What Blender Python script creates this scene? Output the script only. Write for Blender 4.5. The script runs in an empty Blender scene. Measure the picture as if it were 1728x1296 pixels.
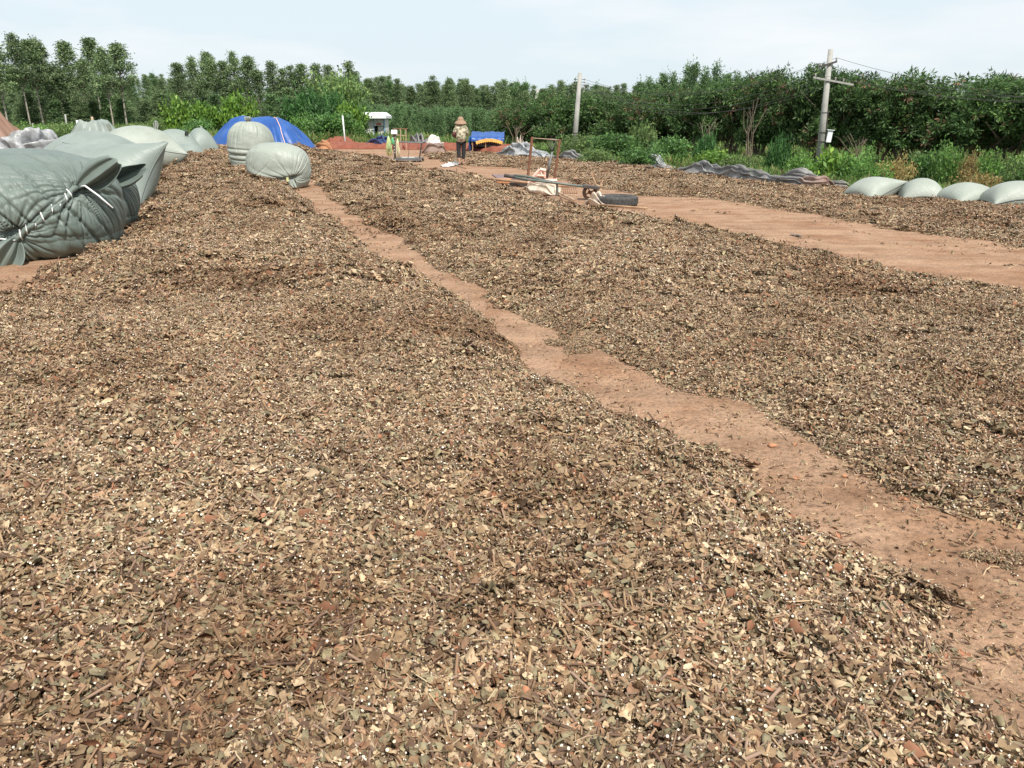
import bpy, math, random
import numpy as np
from mathutils import Vector, Matrix, Euler
R = math.radians
random.seed(7); rng = np.random.default_rng(7)
sc = bpy.context.scene
col = sc.collection

# ------------------------------------------------------------------ camera
PITCH = R(18.9); F = 1305.0; CZ = 1.65
cd = bpy.data.cameras.new('camera'); cam = bpy.data.objects.new('camera', cd); col.objects.link(cam)
cd.sensor_width = 36.0; cd.lens = 36.0*F/1728.0; cd.clip_end = 3000; cd.clip_start = 0.05
cam.location = (0, 0, CZ); cam.rotation_euler = (R(90)-PITCH, 0, 0)
sc.camera = cam
# ------------------------------------------------------------------ sky, sun, exposure
SUN_EL = R(52); SUN_AZ = R(157)       # azimuth measured from +Y towards +X (behind, to the right)
w = bpy.data.worlds.new('World'); sc.world = w; w.use_nodes = True
nt = w.node_tree; nt.nodes.clear()
def nn(nt, t, **k):
    n = nt.nodes.new(t)
    for a, b in k.items(): setattr(n, a, b)
    return n
out = nn(nt, 'ShaderNodeOutputWorld'); bg = nn(nt, 'ShaderNodeBackground')
sky = nn(nt, 'ShaderNodeTexSky', sky_type='NISHITA', sun_disc=False)
sky.sun_elevation = SUN_EL; sky.sun_rotation = SUN_AZ; sky.air_density = 1.0; sky.dust_density = 2.0; sky.ozone_density = 1.5
bg.inputs[1].default_value = 0.10
tc = nn(nt, 'ShaderNodeTexCoord'); mp = nn(nt, 'ShaderNodeMapping'); mp.inputs['Scale'].default_value = (1.0, 1.0, 4.5)
mp.inputs['Location'].default_value = (0.35, 0.1, 0.3)
ns = nn(nt, 'ShaderNodeTexNoise'); ns.inputs['Scale'].default_value = 2.6; ns.inputs['Detail'].default_value = 7; ns.inputs['Roughness'].default_value = .52
rp = nn(nt, 'ShaderNodeMapRange'); rp.inputs[1].default_value = .45; rp.inputs[2].default_value = .66; rp.inputs[3].default_value = 0; rp.inputs[4].default_value = .75
mx = nn(nt, 'ShaderNodeMix', data_type='RGBA'); mx.inputs['Factor'].default_value = .86; mx.inputs['B'].default_value = (7.9, 8.95, 9.5, 1)
m2 = nn(nt, 'ShaderNodeMix', data_type='RGBA'); m2.inputs['B'].default_value = (9.3, 9.4, 9.6, 1)
nt.links.new(tc.outputs['Generated'], mp.inputs[0]); nt.links.new(mp.outputs[0], ns.inputs[0]); nt.links.new(ns.outputs[0], rp.inputs[0])
nt.links.new(sky.outputs[0], mx.inputs['A']); nt.links.new(mx.outputs['Result'], m2.inputs['A']); nt.links.new(rp.outputs[0], m2.inputs['Factor']); nt.links.new(m2.outputs['Result'], bg.inputs[0])
nt.links.new(bg.outputs[0], out.inputs[0])
sl = bpy.data.lights.new('sun', 'SUN'); sun = bpy.data.objects.new('sun', sl); col.objects.link(sun)
sl.energy = 5.0; sl.angle = R(.6); sl.color = (1, .95, .87)
sdir = Vector((math.sin(SUN_AZ)*math.cos(SUN_EL), math.cos(SUN_AZ)*math.cos(SUN_EL), math.sin(SUN_EL)))
sun.rotation_euler = sdir.to_track_quat('Z', 'Y').to_euler(); sun.location = (5, -10, 20)
sc.view_settings.view_transform = 'Standard'; sc.view_settings.look = 'None'
sc.view_settings.exposure = 0.10; sc.view_settings.gamma = 1.0; sc.view_settings.use_curve_mapping = False

# ------------------------------------------------------------------ helpers
CP, SP = math.cos(PITCH), math.sin(PITCH)
def ray(px, py): u = 648-py; return (px-864.0, F*CP+u*SP, -F*SP+u*CP)
def G(px, py, z=0.0):                                    # a point on the ground plane at height z
    d = ray(px, py); t = (z-CZ)/d[2]; return Vector((d[0]*t, d[1]*t, z))
def W(px, py, Y):                                        # a point at distance Y
    d = ray(px, py); t = Y/d[1]; return Vector((d[0]*t, Y, CZ+d[2]*t))
def hsh(ix, iy, s):
    n = (ix*374761393 + iy*668265263 + s*974634777) & 0x7fffffff
    n = ((n ^ (n >> 13))*1274126177) & 0x7fffffff
    n = (n ^ (n >> 16)) & 0xffff
    return n/65535.0
def vnoise(x, y, s=0):
    x = np.asarray(x, float); y = np.asarray(y, float)
    ix = np.floor(x).astype(np.int64); iy = np.floor(y).astype(np.int64); fx = x-ix; fy = y-iy
    fx = fx*fx*(3-2*fx); fy = fy*fy*(3-2*fy)
    a = hsh(ix, iy, s); b = hsh(ix+1, iy, s); c = hsh(ix, iy+1, s); d = hsh(ix+1, iy+1, s)
    return (a*(1-fx)+b*fx)*(1-fy)+(c*(1-fx)+d*fx)*fy
def fbm(x, y, o=4, s=0):
    r = 0; a = .5; t = 0
    for k in range(o): r = r+a*vnoise(x*2**k, y*2**k, s+k*17); t += a; a *= .5
    return r/t-.5
def sstep(a, b, x): t = np.clip((x-a)/(b-a), 0, 1); return t*t*(3-2*t)
def sdf(poly, x, y):                                     # positive inside
    P = np.array([(p[0], p[1]) for p in poly]); Q = np.roll(P, -1, 0)
    d2 = np.full(x.shape, 1e9); ins = np.zeros(x.shape, bool)
    for (ax, ay), (bx, by) in zip(P, Q):
        ex, ey = bx-ax, by-ay; l = ex*ex+ey*ey+1e-12
        t = np.clip(((x-ax)*ex+(y-ay)*ey)/l, 0, 1)
        d2 = np.minimum(d2, (x-ax-t*ex)**2+(y-ay-t*ey)**2)
        c = ((ay > y) != (by > y)); xi = ax+(y-ay)*ex/(ey if abs(ey) > 1e-9 else 1e-9)
        ins ^= (c & (x < xi))
    return np.where(ins, 1, -1)*np.sqrt(d2)

def mesh_np(name, V, Fq, cols=None, smooth=False, mat=None, mats=None, mi=None):
    """V (n,3), Fq list of arrays of faces with equal side count"""
    me = bpy.data.meshes.new(name)
    V = np.asarray(V, np.float32); me.vertices.add(len(V)); me.vertices.foreach_set('co', V.ravel())
    loops = np.concatenate([f.ravel() for f in Fq]).astype(np.int32)
    tot = np.concatenate([np.full(len(f), f.shape[1]) for f in Fq]).astype(np.int32)
    st = np.concatenate([[0], np.cumsum(tot)[:-1]]).astype(np.int32)
    me.loops.add(len(loops)); me.loops.foreach_set('vertex_index', loops)
    me.polygons.add(len(tot)); me.polygons.foreach_set('loop_start', st); me.polygons.foreach_set('loop_total', tot)
    if mi is not None: me.polygons.foreach_set('material_index', np.asarray(mi, np.int32))
    if smooth: me.polygons.foreach_set('use_smooth', np.ones(len(tot), bool))
    me.update(calc_edges=True)
    if cols is not None:
        at = me.color_attributes.new('Col', 'FLOAT_COLOR', 'POINT')
        c = np.ones((len(V), 4), np.float32); c[:, :3] = cols; at.data.foreach_set('color', c.ravel())
    if mat: me.materials.append(mat)
    for m in mats or []: me.materials.append(m)
    return me
def link(name, me, parent=None, loc=None, rot=None):
    o = bpy.data.objects.new(name, me); col.objects.link(o)
    if parent: o.parent = parent
    if loc is not None: o.location = loc
    if rot is not None: o.rotation_euler = rot
    return o
def tag(o, label=None, cat=None, group=None, kind=None):
    if label: o['label'] = label
    if cat: o['category'] = cat
    if group: o['group'] = group
    if kind: o['kind'] = kind
    return o
def thing(name, label, cat, loc=(0, 0, 0), rz=0, group=None):
    o = link(name, None, None, loc, (0, 0, rz)); o.empty_display_size = .2
    return tag(o, label, cat, group)
def grid_mesh(name, P, mat, smooth=True, cols=None):      # P (n,m,3)
    n, m = P.shape[:2]; i = np.arange(n*m).reshape(n, m)
    f = np.stack([i[:-1, :-1], i[1:, :-1], i[1:, 1:], i[:-1, 1:]], -1).reshape(-1, 4)
    return mesh_np(name, P.reshape(-1, 3), [f], cols, smooth, mat)
class MB:                                                # collects simple solids
    def __init__(s): s.v = []; s.f = []
    def add(s, v, f):
        b = len(s.v); s.v += [tuple(p) for p in v]; s.f += [tuple(i+b for i in q) for q in f]; return s
    def box(s, c, size, rot=(0, 0, 0), M=None):
        m = M or Euler(rot).to_matrix(); x, y, z = [a/2 for a in size]
        v = [Vector(c)+m@Vector((i*x, j*y, k*z)) for i in (-1, 1) for j in (-1, 1) for k in (-1, 1)]
        return s.add(v, [(0, 1, 3, 2), (4, 6, 7, 5), (0, 4, 5, 1), (2, 3, 7, 6), (0, 2, 6, 4), (1, 5, 7, 3)])
    def tube(s, pts, r, n=8, r2=None, cap=True):
        pts = [Vector(p) for p in pts]; k = len(pts); rings = []; b = []
        for i, p in enumerate(pts):
            t = (pts[min(i+1, k-1)]-pts[max(i-1, 0)]).normalized()
            a = t.cross(Vector((0, 0, 1)) if abs(t.z) < .9 else Vector((1, 0, 0))).normalized(); c = t.cross(a)
            rr = r if r2 is None else r+(r2-r)*i/(k-1)
            if isinstance(r, (list, tuple)): rr = r[i]
            b += [p+(a*math.cos(j*2*math.pi/n)+c*math.sin(j*2*math.pi/n))*rr for j in range(n)]
        f = [(i*n+j, i*n+(j+1) % n, (i+1)*n+(j+1) % n, (i+1)*n+j) for i in range(k-1) for j in range(n)]
        if cap: f += [tuple(range(n))[::-1], tuple((k-1)*n+j for j in range(n))]
        return s.add(b, f)
    def lathe(s, prof, c=(0, 0, 0), n=24, M=None):
        M = M or Matrix.Identity(3); k = len(prof)
        v = [Vector(c)+M@Vector((r*math.cos(j*2*math.pi/n), r*math.sin(j*2*math.pi/n), z)) for r, z in prof for j in range(n)]
        return s.add(v, [(i*n+j, i*n+(j+1) % n, (i+1)*n+(j+1) % n, (i+1)*n+j) for i in range(k-1) for j in range(n)])
    def build(s, name, mat, parent=None, smooth=False, bevel=0, loc=None):
        me = bpy.data.meshes.new(name); me.from_pydata(s.v, [], s.f); me.update()
        if smooth: me.polygons.foreach_set('use_smooth', [True]*len(me.polygons))
        me.materials.append(mat); o = link(name, me, parent, loc)
        if bevel:
            b = o.modifiers.new('bevel', 'BEVEL'); b.width = bevel; b.segments = 2; b.limit_method = 'ANGLE'
        return o

# ------------------------------------------------------------------ materials
def material(name, c1, c2=None, rough=.7, scale=8, bump=0, bscale=40, detail=4, attr=False, metallic=0, spec=.5, transl=0, rand=0, sheen=0, stretch=None, contrast=(.35, .65)):
    m = bpy.data.materials.new(name); m.use_nodes = True; t = m.node_tree; L = t.links
    b = t.nodes['Principled BSDF']; b.inputs['Roughness'].default_value = rough; b.inputs['Metallic'].default_value = metallic
    b.inputs['Specular IOR Level'].default_value = spec
    co = nn(t, 'ShaderNodeTexCoord'); vec = co.outputs['Object']
    if stretch:
        q = nn(t, 'ShaderNodeMapping'); q.inputs['Scale'].default_value = stretch; L.new(vec, q.inputs[0]); vec = q.outputs[0]
    c = None
    if attr:
        a = nn(t, 'ShaderNodeAttribute', attribute_name='Col'); c = a.outputs['Color']
    elif c2 is None:
        b.inputs['Base Color'].default_value = (*c1, 1)
    if c2 is not None:
        n = nn(t, 'ShaderNodeTexNoise'); n.inputs['Scale'].default_value = scale; n.inputs['Detail'].default_value = detail; n.inputs['Roughness'].default_value = .6
        L.new(vec, n.inputs[0]); r = nn(t, 'ShaderNodeMapRange'); r.inputs[1].default_value = contrast[0]; r.inputs[2].default_value = contrast[1]; L.new(n.outputs[0], r.inputs[0])
        x = nn(t, 'ShaderNodeMix', data_type='RGBA'); x.inputs['A'].default_value = (*c1, 1); x.inputs['B'].default_value = (*c2, 1)
        L.new(r.outputs[0], x.inputs['Factor']); c2o = x.outputs['Result']
        c = c2o
    if rand and c is not None:
        oi = nn(t, 'ShaderNodeObjectInfo'); hv = nn(t, 'ShaderNodeHueSaturation'); mr = nn(t, 'ShaderNodeMapRange')
        mr.inputs[3].default_value = 1-rand; mr.inputs[4].default_value = 1+rand
        L.new(oi.outputs['Random'], mr.inputs[0]); L.new(mr.outputs[0], hv.inputs['Value']); L.new(c, hv.inputs['Color']); c = hv.outputs[0]
    if c is not None: L.new(c, b.inputs['Base Color'])
    if bump:
        n = nn(t, 'ShaderNodeTexNoise'); n.inputs['Scale'].default_value = bscale; n.inputs['Detail'].default_value = 5; L.new(vec, n.inputs[0])
        bp = nn(t, 'ShaderNodeBump'); bp.inputs['Strength'].default_value = bump; bp.inputs['Distance'].default_value = .02
        L.new(n.outputs[0], bp.inputs['Height']); L.new(bp.outputs[0], b.inputs['Normal'])
    if transl:
        tr = nn(t, 'ShaderNodeBsdfTranslucent'); ms = nn(t, 'ShaderNodeMixShader'); ms.inputs[0].default_value = transl
        if c is not None: L.new(c, tr.inputs[0])
        L.new(b.outputs[0], ms.inputs[1]); L.new(tr.outputs[0], ms.inputs[2]); L.new(ms.outputs[0], t.nodes['Material Output'].inputs[0])
    return m
M = {}
M['leafbits'] = material('dried leaf bits', (0, 0, 0), attr=True, rough=.75, spec=.35, rand=.14)
M['foliage'] = material('foliage', (0, 0, 0), attr=True, rough=.5, spec=.35, transl=.33, rand=.18)
M['bark_pale'] = material('pale bark', (.42, .38, .32), (.24, .21, .17), rough=.85, scale=1.5, bump=.3)
M['bark'] = material('brown bark', (.15, .11, .08), (.25, .2, .15), rough=.9, scale=3, bump=.4)
M['concrete'] = material('concrete', (.40, .39, .36), (.29, .28, .26), rough=.85, scale=2.5, bump=.2, detail=8)
M['wood'] = material('weathered wood', (.42, .27, .16), (.28, .17, .10), rough=.8, scale=5, bump=.3)
M['palewood'] = material('pale wood', (.5, .38, .27), (.35, .25, .17), rough=.8, scale=5, bump=.3)
M['rust'] = material('rusty steel', (.14, .06, .035), (.22, .10, .05), rough=.8, scale=14, bump=.3)
M['greensteel'] = material('green grey steel', (.10, .14, .125), (.16, .15, .13), rough=.5, scale=10, metallic=.2)
M['greysteel'] = material('grey steel', (.20, .22, .23), (.13, .12, .115), rough=.5, scale=9, metallic=.4)
M['darksteel'] = material('dark steel', (.045, .04, .04), (.08, .06, .05), rough=.6, scale=9)
M['pinkpaint'] = material('faded pink paint', (.75, .50, .42), (.62, .33, .24), rough=.6, scale=7, contrast=(.5, .7))
M['rubber'] = material('tyre rubber', (.035, .036, .038), (.075, .07, .065), rough=.8, scale=12, bump=.2)
M['dustyrubber'] = material('dusty tyre rubber', (.12, .075, .06), (.22, .13, .09), rough=.9, scale=20)
M['white'] = material('white sheet', (.74, .73, .70), (.60, .58, .55), rough=.6, scale=6)
M['cream'] = material('cream sacking', (.68, .58, .48), (.52, .40, .30), rough=.8, scale=6)
M['whitemetal'] = material('white painted metal', (.78, .80, .82), (.68, .69, .70), rough=.45, scale=4)
M['panel'] = material('white wall panel', (.70, .70, .68), (.55, .53, .50), rough=.6, scale=2.5)
M['bluepaint'] = material('pale blue paint', (.22, .38, .50), (.17, .30, .42), rough=.5, scale=5)
M['dark'] = material('dark interior', (.02, .022, .022), rough=.9)
M['redsign'] = material('faded red sign', (.42, .10, .07), (.5, .22, .17), rough=.7, scale=30)
M['twine'] = material('white twine', (.75, .76, .74), rough=.5)
M['skin'] = material('skin', (.42, .24, .16), (.36, .2, .13), rough=.6, scale=10)
M['trousers'] = material('black trousers', (.012, .012, .014), (.025, .025, .028), rough=.85, scale=20)
M['sleeve'] = material('maroon sleeve', (.13, .035, .035), (.09, .025, .03), rough=.8, scale=15)
M['straw'] = material('straw hat', (.38, .25, .17), (.26, .16, .10), rough=.85, scale=30, bump=.5, bscale=80)
M['hair'] = material('black hair', (.012, .01, .009), rough=.5)
M['yellow'] = material('yellow ribbon', (.72, .66, .25), (.60, .62, .35), rough=.5, scale=15)
M['green'] = material('green ribbon', (.10, .50, .22), (.2, .58, .3), rough=.5, scale=15)
M['paleribbon'] = material('pale ribbon', (.72, .64, .50), rough=.5)
M['orangecloth'] = material('orange earth cloth', (.48, .24, .12), (.36, .16, .085), rough=.85, scale=3)
M['redearth'] = material('red earth', (.19, .052, .03), (.26, .09, .052), rough=.95, scale=3, bump=1.0, bscale=9, detail=8)
M['plateau'] = material('purple brown plate', (.16, .10, .10), (.22, .13, .12), rough=.45, scale=3)
M['wire'] = material('cable', (.09, .085, .08), rough=.6)
M['insul'] = material('insulator', (.35, .33, .31), rough=.35)
M['fringe'] = material('yellow fringe', (.75, .47, .10), (.65, .3, .08), rough=.7, scale=10)
def camo():
    m = material('camouflage cotton', (.50, .44, .33), (.17, .17, .10), rough=.85, scale=14, contrast=(.48, .52)); return m
M['camo'] = camo()

def fabric(name, c1, c2, rough=.42, rib=260, ribs=.25, stain=True):
    m = material(name, c1, c2, rough=rough, scale=1.7, detail=6); t = m.node_tree; L = t.links
    b = t.nodes['Principled BSDF']; uv = nn(t, 'ShaderNodeUVMap'); uv.uv_map = 'UVMap'
    wv = nn(t, 'ShaderNodeTexWave'); wv.inputs['Scale'].default_value = rib/20; wv.inputs['Distortion'].default_value = .6; wv.inputs['Detail'].default_value = 2
    n2 = nn(t, 'ShaderNodeTexNoise'); n2.inputs['Scale'].default_value = 6; n2.inputs['Detail'].default_value = 8
    mp = nn(t, 'ShaderNodeMapping'); mp.inputs['Scale'].default_value = (8, 1.2, 1)
    n3 = nn(t, 'ShaderNodeTexNoise'); n3.inputs['Scale'].default_value = 14; n3.inputs['Detail'].default_value = 5
    L.new(uv.outputs[0], wv.inputs[0]); L.new(uv.outputs[0], n2.inputs[0]); L.new(uv.outputs[0], mp.inputs[0]); L.new(mp.outputs[0], n3.inputs[0])
    a = nn(t, 'ShaderNodeMath', operation='MULTIPLY_ADD'); a.inputs[1].default_value = .12; L.new(wv.outputs['Fac'], a.inputs[0])
    a2 = nn(t, 'ShaderNodeMath', operation='MULTIPLY_ADD'); a2.inputs[1].default_value = 1.2; L.new(n2.outputs[0], a2.inputs[0]); L.new(n3.outputs[0], a2.inputs[2]); L.new(a2.outputs[0], a.inputs[2])
    bp = nn(t, 'ShaderNodeBump'); bp.inputs['Strength'].default_value = .55; bp.inputs['Distance'].default_value = .012
    L.new(a.outputs[0], bp.inputs['Height']); L.new(bp.outputs[0], b.inputs['Normal'])
    # streaks of wear along the weave
    rr = nn(t, 'ShaderNodeMapRange'); rr.inputs[1].default_value = .3; rr.inputs[2].default_value = .7; rr.inputs[3].default_value = rough-.1; rr.inputs[4].default_value = rough+.18
    L.new(n3.outputs[0], rr.inputs[0]); L.new(rr.outputs[0], b.inputs['Roughness'])
    return m
M['bagdark'] = fabric('grey green woven plastic', (.165, .20, .178), (.12, .152, .134), .48)
M['bagpale'] = fabric('pale grey woven plastic', (.33, .36, .315), (.27, .295, .255), .46)
M['bagmid'] = fabric('mid grey green woven plastic', (.25, .29, .262), (.20, .235, .213), .46)
M['bluetarp'] = material('blue tarpaulin', (.010, .062, .25), (.022, .095, .33), rough=.42, scale=1.2, bump=.5, bscale=2.5)
M['darkblue'] = material('faded dark blue tarp', (.025, .045, .14), (.045, .08, .20), rough=.5, scale=2, bump=.5, bscale=4)
M['seam'] = material('bag seam', (.16, .18, .165), rough=.6)
M['browntarp'] = material('brown tarpaulin', (.25, .145, .10), (.20, .11, .075), rough=.6, scale=1.2, bump=.4, bscale=2)
M['greytarp'] = material('grey weathered tarp', (.25, .245, .24), (.13, .12, .115), rough=.6, scale=3.5, bump=.4, bscale=9, detail=8)
M['silver'] = material('silver plastic sheet', (.46, .47, .48), (.19, .19, .19), rough=.45, scale=5, bump=.4, bscale=8)
M['brownrag'] = material('brown stained tarp', (.20, .12, .09), (.27, .2, .17), rough=.75, scale=4, bump=.4, bscale=9)

# moisture of the leaf bed: damper, redder patches against dry pale ones, carried by each clump
_t = M['leafbits'].node_tree; _b = _t.nodes['Principled BSDF']; _src = _b.inputs['Base Color'].links[0].from_socket
_a = nn(_t, 'ShaderNodeAttribute', attribute_name='tint'); _a.attribute_type = 'INSTANCER'
_r = nn(_t, 'ShaderNodeValToRGB'); _e = _r.color_ramp.elements; _e[0].position = .15; _e[0].color = (.74, .63, .54, 1); _e[1].position = .85; _e[1].color = (1.08, 1.05, 1.0, 1); _n = _e.new(.5); _n.color = (.98, .93, .86, 1)
_m = nn(_t, 'ShaderNodeMix', data_type='RGBA', blend_type='MULTIPLY'); _m.inputs['Factor'].default_value = 1
_t.links.new(_a.outputs['Fac'], _r.inputs[0]); _t.links.new(_src, _m.inputs['A']); _t.links.new(_r.outputs[0], _m.inputs['B']); _t.links.new(_m.outputs['Result'], _b.inputs['Base Color'])
# soil and heap surfaces
def soil_mat():
    m = bpy.data.materials.new('yard soil'); m.use_nodes = True; t = m.node_tree; L = t.links; b = t.nodes['Principled BSDF']
    b.inputs['Roughness'].default_value = .92; b.inputs['Specular IOR Level'].default_value = .2
    co = nn(t, 'ShaderNodeTexCoord')
    def noise(s, d=6, st=None, r=.6):
        n = nn(t, 'ShaderNodeTexNoise'); n.inputs['Scale'].default_value = s; n.inputs['Detail'].default_value = d; n.inputs['Roughness'].default_value = r
        if st:
            q = nn(t, 'ShaderNodeMapping'); q.inputs['Scale'].default_value = st; q.inputs['Rotation'].default_value = (0, 0, R(-38)); L.new(co.outputs['Object'], q.inputs[0]); L.new(q.outputs[0], n.inputs[0])
        else: L.new(co.outputs['Object'], n.inputs[0])
        return n.outputs[0]
    def ramp(src, stops):
        r = nn(t, 'ShaderNodeValToRGB'); e = r.color_ramp.elements
        while len(e) < len(stops): e.new(.5)
        for k, (p, c) in enumerate(stops): e[k].position = p; e[k].color = (*c, 1)
        L.new(src, r.inputs[0]); return r.outputs[0]
    def mix(f, a, bb, bt='MIX'):
        x = nn(t, 'ShaderNodeMix', data_type='RGBA', blend_type=bt)
        if isinstance(f, float): x.inputs['Factor'].default_value = f
        else: L.new(f, x.inputs['Factor'])
        L.new(a, x.inputs['A']); L.new(bb, x.inputs['B']); return x.outputs['Result']
    base = ramp(noise(.55, 8), [(.33, (.33, .195, .12)), (.5, (.385, .25, .168)), (.68, (.29, .155, .088))])
    streak = ramp(noise(1.2, 6, (.35, 3, 1)), [(.38, (.72, .68, .64)), (.6, (1.1, 1.08, 1.05))])
    c = mix(.6, base, streak, 'MULTIPLY')
    fine = ramp(noise(38, 8), [(.3, (.48, .44, .40)), (.5, (.98, .97, .96)), (.72, (1.28, 1.24, 1.18))])
    c = mix(.75, c, fine, 'MULTIPLY')
    patch = ramp(noise(2.6, 7, None, .65), [(.36, (.74, .66, .60)), (.52, (1, 1, 1)), (.7, (1.12, 1.12, 1.12))]); c = mix(.7, c, patch, 'MULTIPLY')
    v = nn(t, 'ShaderNodeTexVoronoi'); v.inputs['Scale'].default_value = 55; L.new(co.outputs['Object'], v.inputs[0])
    sp = nn(t, 'ShaderNodeMapRange'); sp.inputs[1].default_value = .10; sp.inputs[2].default_value = .16; sp.inputs[3].default_value = 1; sp.inputs[4].default_value = 0
    L.new(v.outputs['Distance'], sp.inputs[0])
    pick = nn(t, 'ShaderNodeMath', operation='LESS_THAN'); pick.inputs[1].default_value = .22
    sx = nn(t, 'ShaderNodeSeparateColor'); L.new(v.outputs['Color'], sx.inputs[0]); L.new(sx.outputs[0], pick.inputs[0])
    mu = nn(t, 'ShaderNodeMath', operation='MULTIPLY'); L.new(sp.outputs[0], mu.inputs[0]); L.new(pick.outputs[0], mu.inputs[1])
    chips = ramp(sx.outputs[1], [(.45, (.10, .075, .05)), (.55, (.55, .47, .38))])
    c = mix(mu.outputs[0], c, chips)
    at = nn(t, 'ShaderNodeAttribute', attribute_name='grass')
    gn = ramp(noise(.6, 8), [(.3, (.05, .08, .028)), (.5, (.09, .13, .04)), (.7, (.17, .12, .06))])
    c = mix(at.outputs['Fac'], c, gn)
    L.new(c, b.inputs['Base Color'])
    h1 = noise(26, 8, None, .7); h2 = noise(4, 4)
    ad = nn(t, 'ShaderNodeMath', operation='MULTIPLY_ADD'); ad.inputs[1].default_value = 2.5; L.new(h2, ad.inputs[0]); L.new(h1, ad.inputs[2])
    bp = nn(t, 'ShaderNodeBump'); h3 = noise(9, 5, None, .65); ad2 = nn(t, 'ShaderNodeMath', operation='MULTIPLY_ADD'); ad2.inputs[1].default_value = 1.8; L.new(h3, ad2.inputs[0]); L.new(ad.outputs[0], ad2.inputs[2]); ad = ad2
    bp.inputs['Strength'].default_value = .9; bp.inputs['Distance'].default_value = .02; L.new(ad.outputs[0], bp.inputs['Height']); L.new(bp.outputs[0], b.inputs['Normal'])
    return m
M['soil'] = soil_mat()
def heap_mat():
    m = bpy.data.materials.new('chopped leaf bed'); m.use_nodes = True; t = m.node_tree; L = t.links; b = t.nodes['Principled BSDF']
    b.inputs['Roughness'].default_value = .9; b.inputs['Specular IOR Level'].default_value = .2
    co = nn(t, 'ShaderNodeTexCoord'); v = nn(t, 'ShaderNodeTexVoronoi'); v.inputs['Scale'].default_value = 85; L.new(co.outputs['Object'], v.inputs[0])
    s = nn(t, 'ShaderNodeSeparateColor'); L.new(v.outputs['Color'], s.inputs[0])
    r = nn(t, 'ShaderNodeValToRGB'); r.color_ramp.interpolation = 'CONSTANT'; e = r.color_ramp.elements
    st = [(0, (.05, .038, .026)), (.25, (.13, .095, .06)), (.5, (.19, .14, .085)), (.72, (.11, .10, .06)), (.86, (.26, .2, .14)), (.985, (.5, .44, .34))]
    while len(e) < len(st): e.new(.5)
    for k, (p, c) in enumerate(st): e[k].position = p; e[k].color = (*c, 1)
    L.new(s.outputs[0], r.inputs[0]); L.new(r.outputs[0], b.inputs['Base Color'])
    bp = nn(t, 'ShaderNodeBump'); bp.inputs['Strength'].default_value = 1; bp.inputs['Distance'].default_value = .008; L.new(v.outputs['Distance'], bp.inputs['Height']); L.new(bp.outputs[0], b.inputs['Normal'])
    return m
M['heap'] = heap_mat()

# ------------------------------------------------------------------ scatter by geometry nodes (uncountable stuff only)
def collection_of(name, meshes, objname):
    c = bpy.data.collections.new(name)
    for me in meshes: c.objects.link(bpy.data.objects.new(objname, me))
    return c
def scatter(name, pts, rot, scl, idx, coll, base=None, tint=None):
    """one object: optional base mesh + instances of a collection's clumps on points"""
    me = bpy.data.meshes.new(name); pts = np.asarray(pts, np.float32); me.vertices.add(len(pts)); me.vertices.foreach_set('co', pts.ravel())
    a = me.attributes.new('rot', 'FLOAT_VECTOR', 'POINT'); a.data.foreach_set('vector', np.asarray(rot, np.float32).ravel())
    a = me.attributes.new('scl', 'FLOAT_VECTOR', 'POINT'); s = np.asarray(scl, np.float32)
    if s.ndim == 1: s = np.repeat(s[:, None], 3, 1)
    a.data.foreach_set('vector', s.ravel())
    a = me.attributes.new('idx', 'INT', 'POINT'); a.data.foreach_set('value', np.asarray(idx, np.int32))
    a = me.attributes.new('tint', 'FLOAT', 'POINT'); a.data.foreach_set('value', np.full(len(pts), .5, np.float32) if tint is None else np.asarray(tint, np.float32))
    o = link(name, me); g = bpy.data.node_groups.new(name, 'GeometryNodeTree')
    g.interface.new_socket('Geometry', in_out='INPUT', socket_type='NodeSocketGeometry'); g.interface.new_socket('Geometry', in_out='OUTPUT', socket_type='NodeSocketGeometry')
    gi = g.nodes.new('NodeGroupInput'); go = g.nodes.new('NodeGroupOutput'); ip = g.nodes.new('GeometryNodeInstanceOnPoints')
    ci = g.nodes.new('GeometryNodeCollectionInfo'); ci.inputs['Collection'].default_value = coll; ci.inputs['Separate Children'].default_value = True; ci.inputs['Reset Children'].default_value = True
    def na(n, ty):
        x = g.nodes.new('GeometryNodeInputNamedAttribute'); x.data_type = ty; x.inputs['Name'].default_value = n; return x.outputs['Attribute']
    g.links.new(gi.outputs[0], ip.inputs['Points']); g.links.new(ci.outputs[0], ip.inputs['Instance']); ip.inputs['Pick Instance'].default_value = True
    g.links.new(na('idx', 'INT'), ip.inputs['Instance Index']); g.links.new(na('rot', 'FLOAT_VECTOR'), ip.inputs['Rotation']); g.links.new(na('scl', 'FLOAT_VECTOR'), ip.inputs['Scale'])
    last = ip.outputs[0]
    if base is not None:
        bo = bpy.data.objects.new(name+'_bed', base); oi = g.nodes.new('GeometryNodeObjectInfo'); oi.inputs['Object'].default_value = bo
        j = g.nodes.new('GeometryNodeJoinGeometry'); g.links.new(last, j.inputs[0]); g.links.new(oi.outputs['Geometry'], j.inputs[0]); last = j.outputs[0]
    g.links.new(last, go.inputs[0]); md = o.modifiers.new('scatter', 'NODES'); md.node_group = g
    return o

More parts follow.
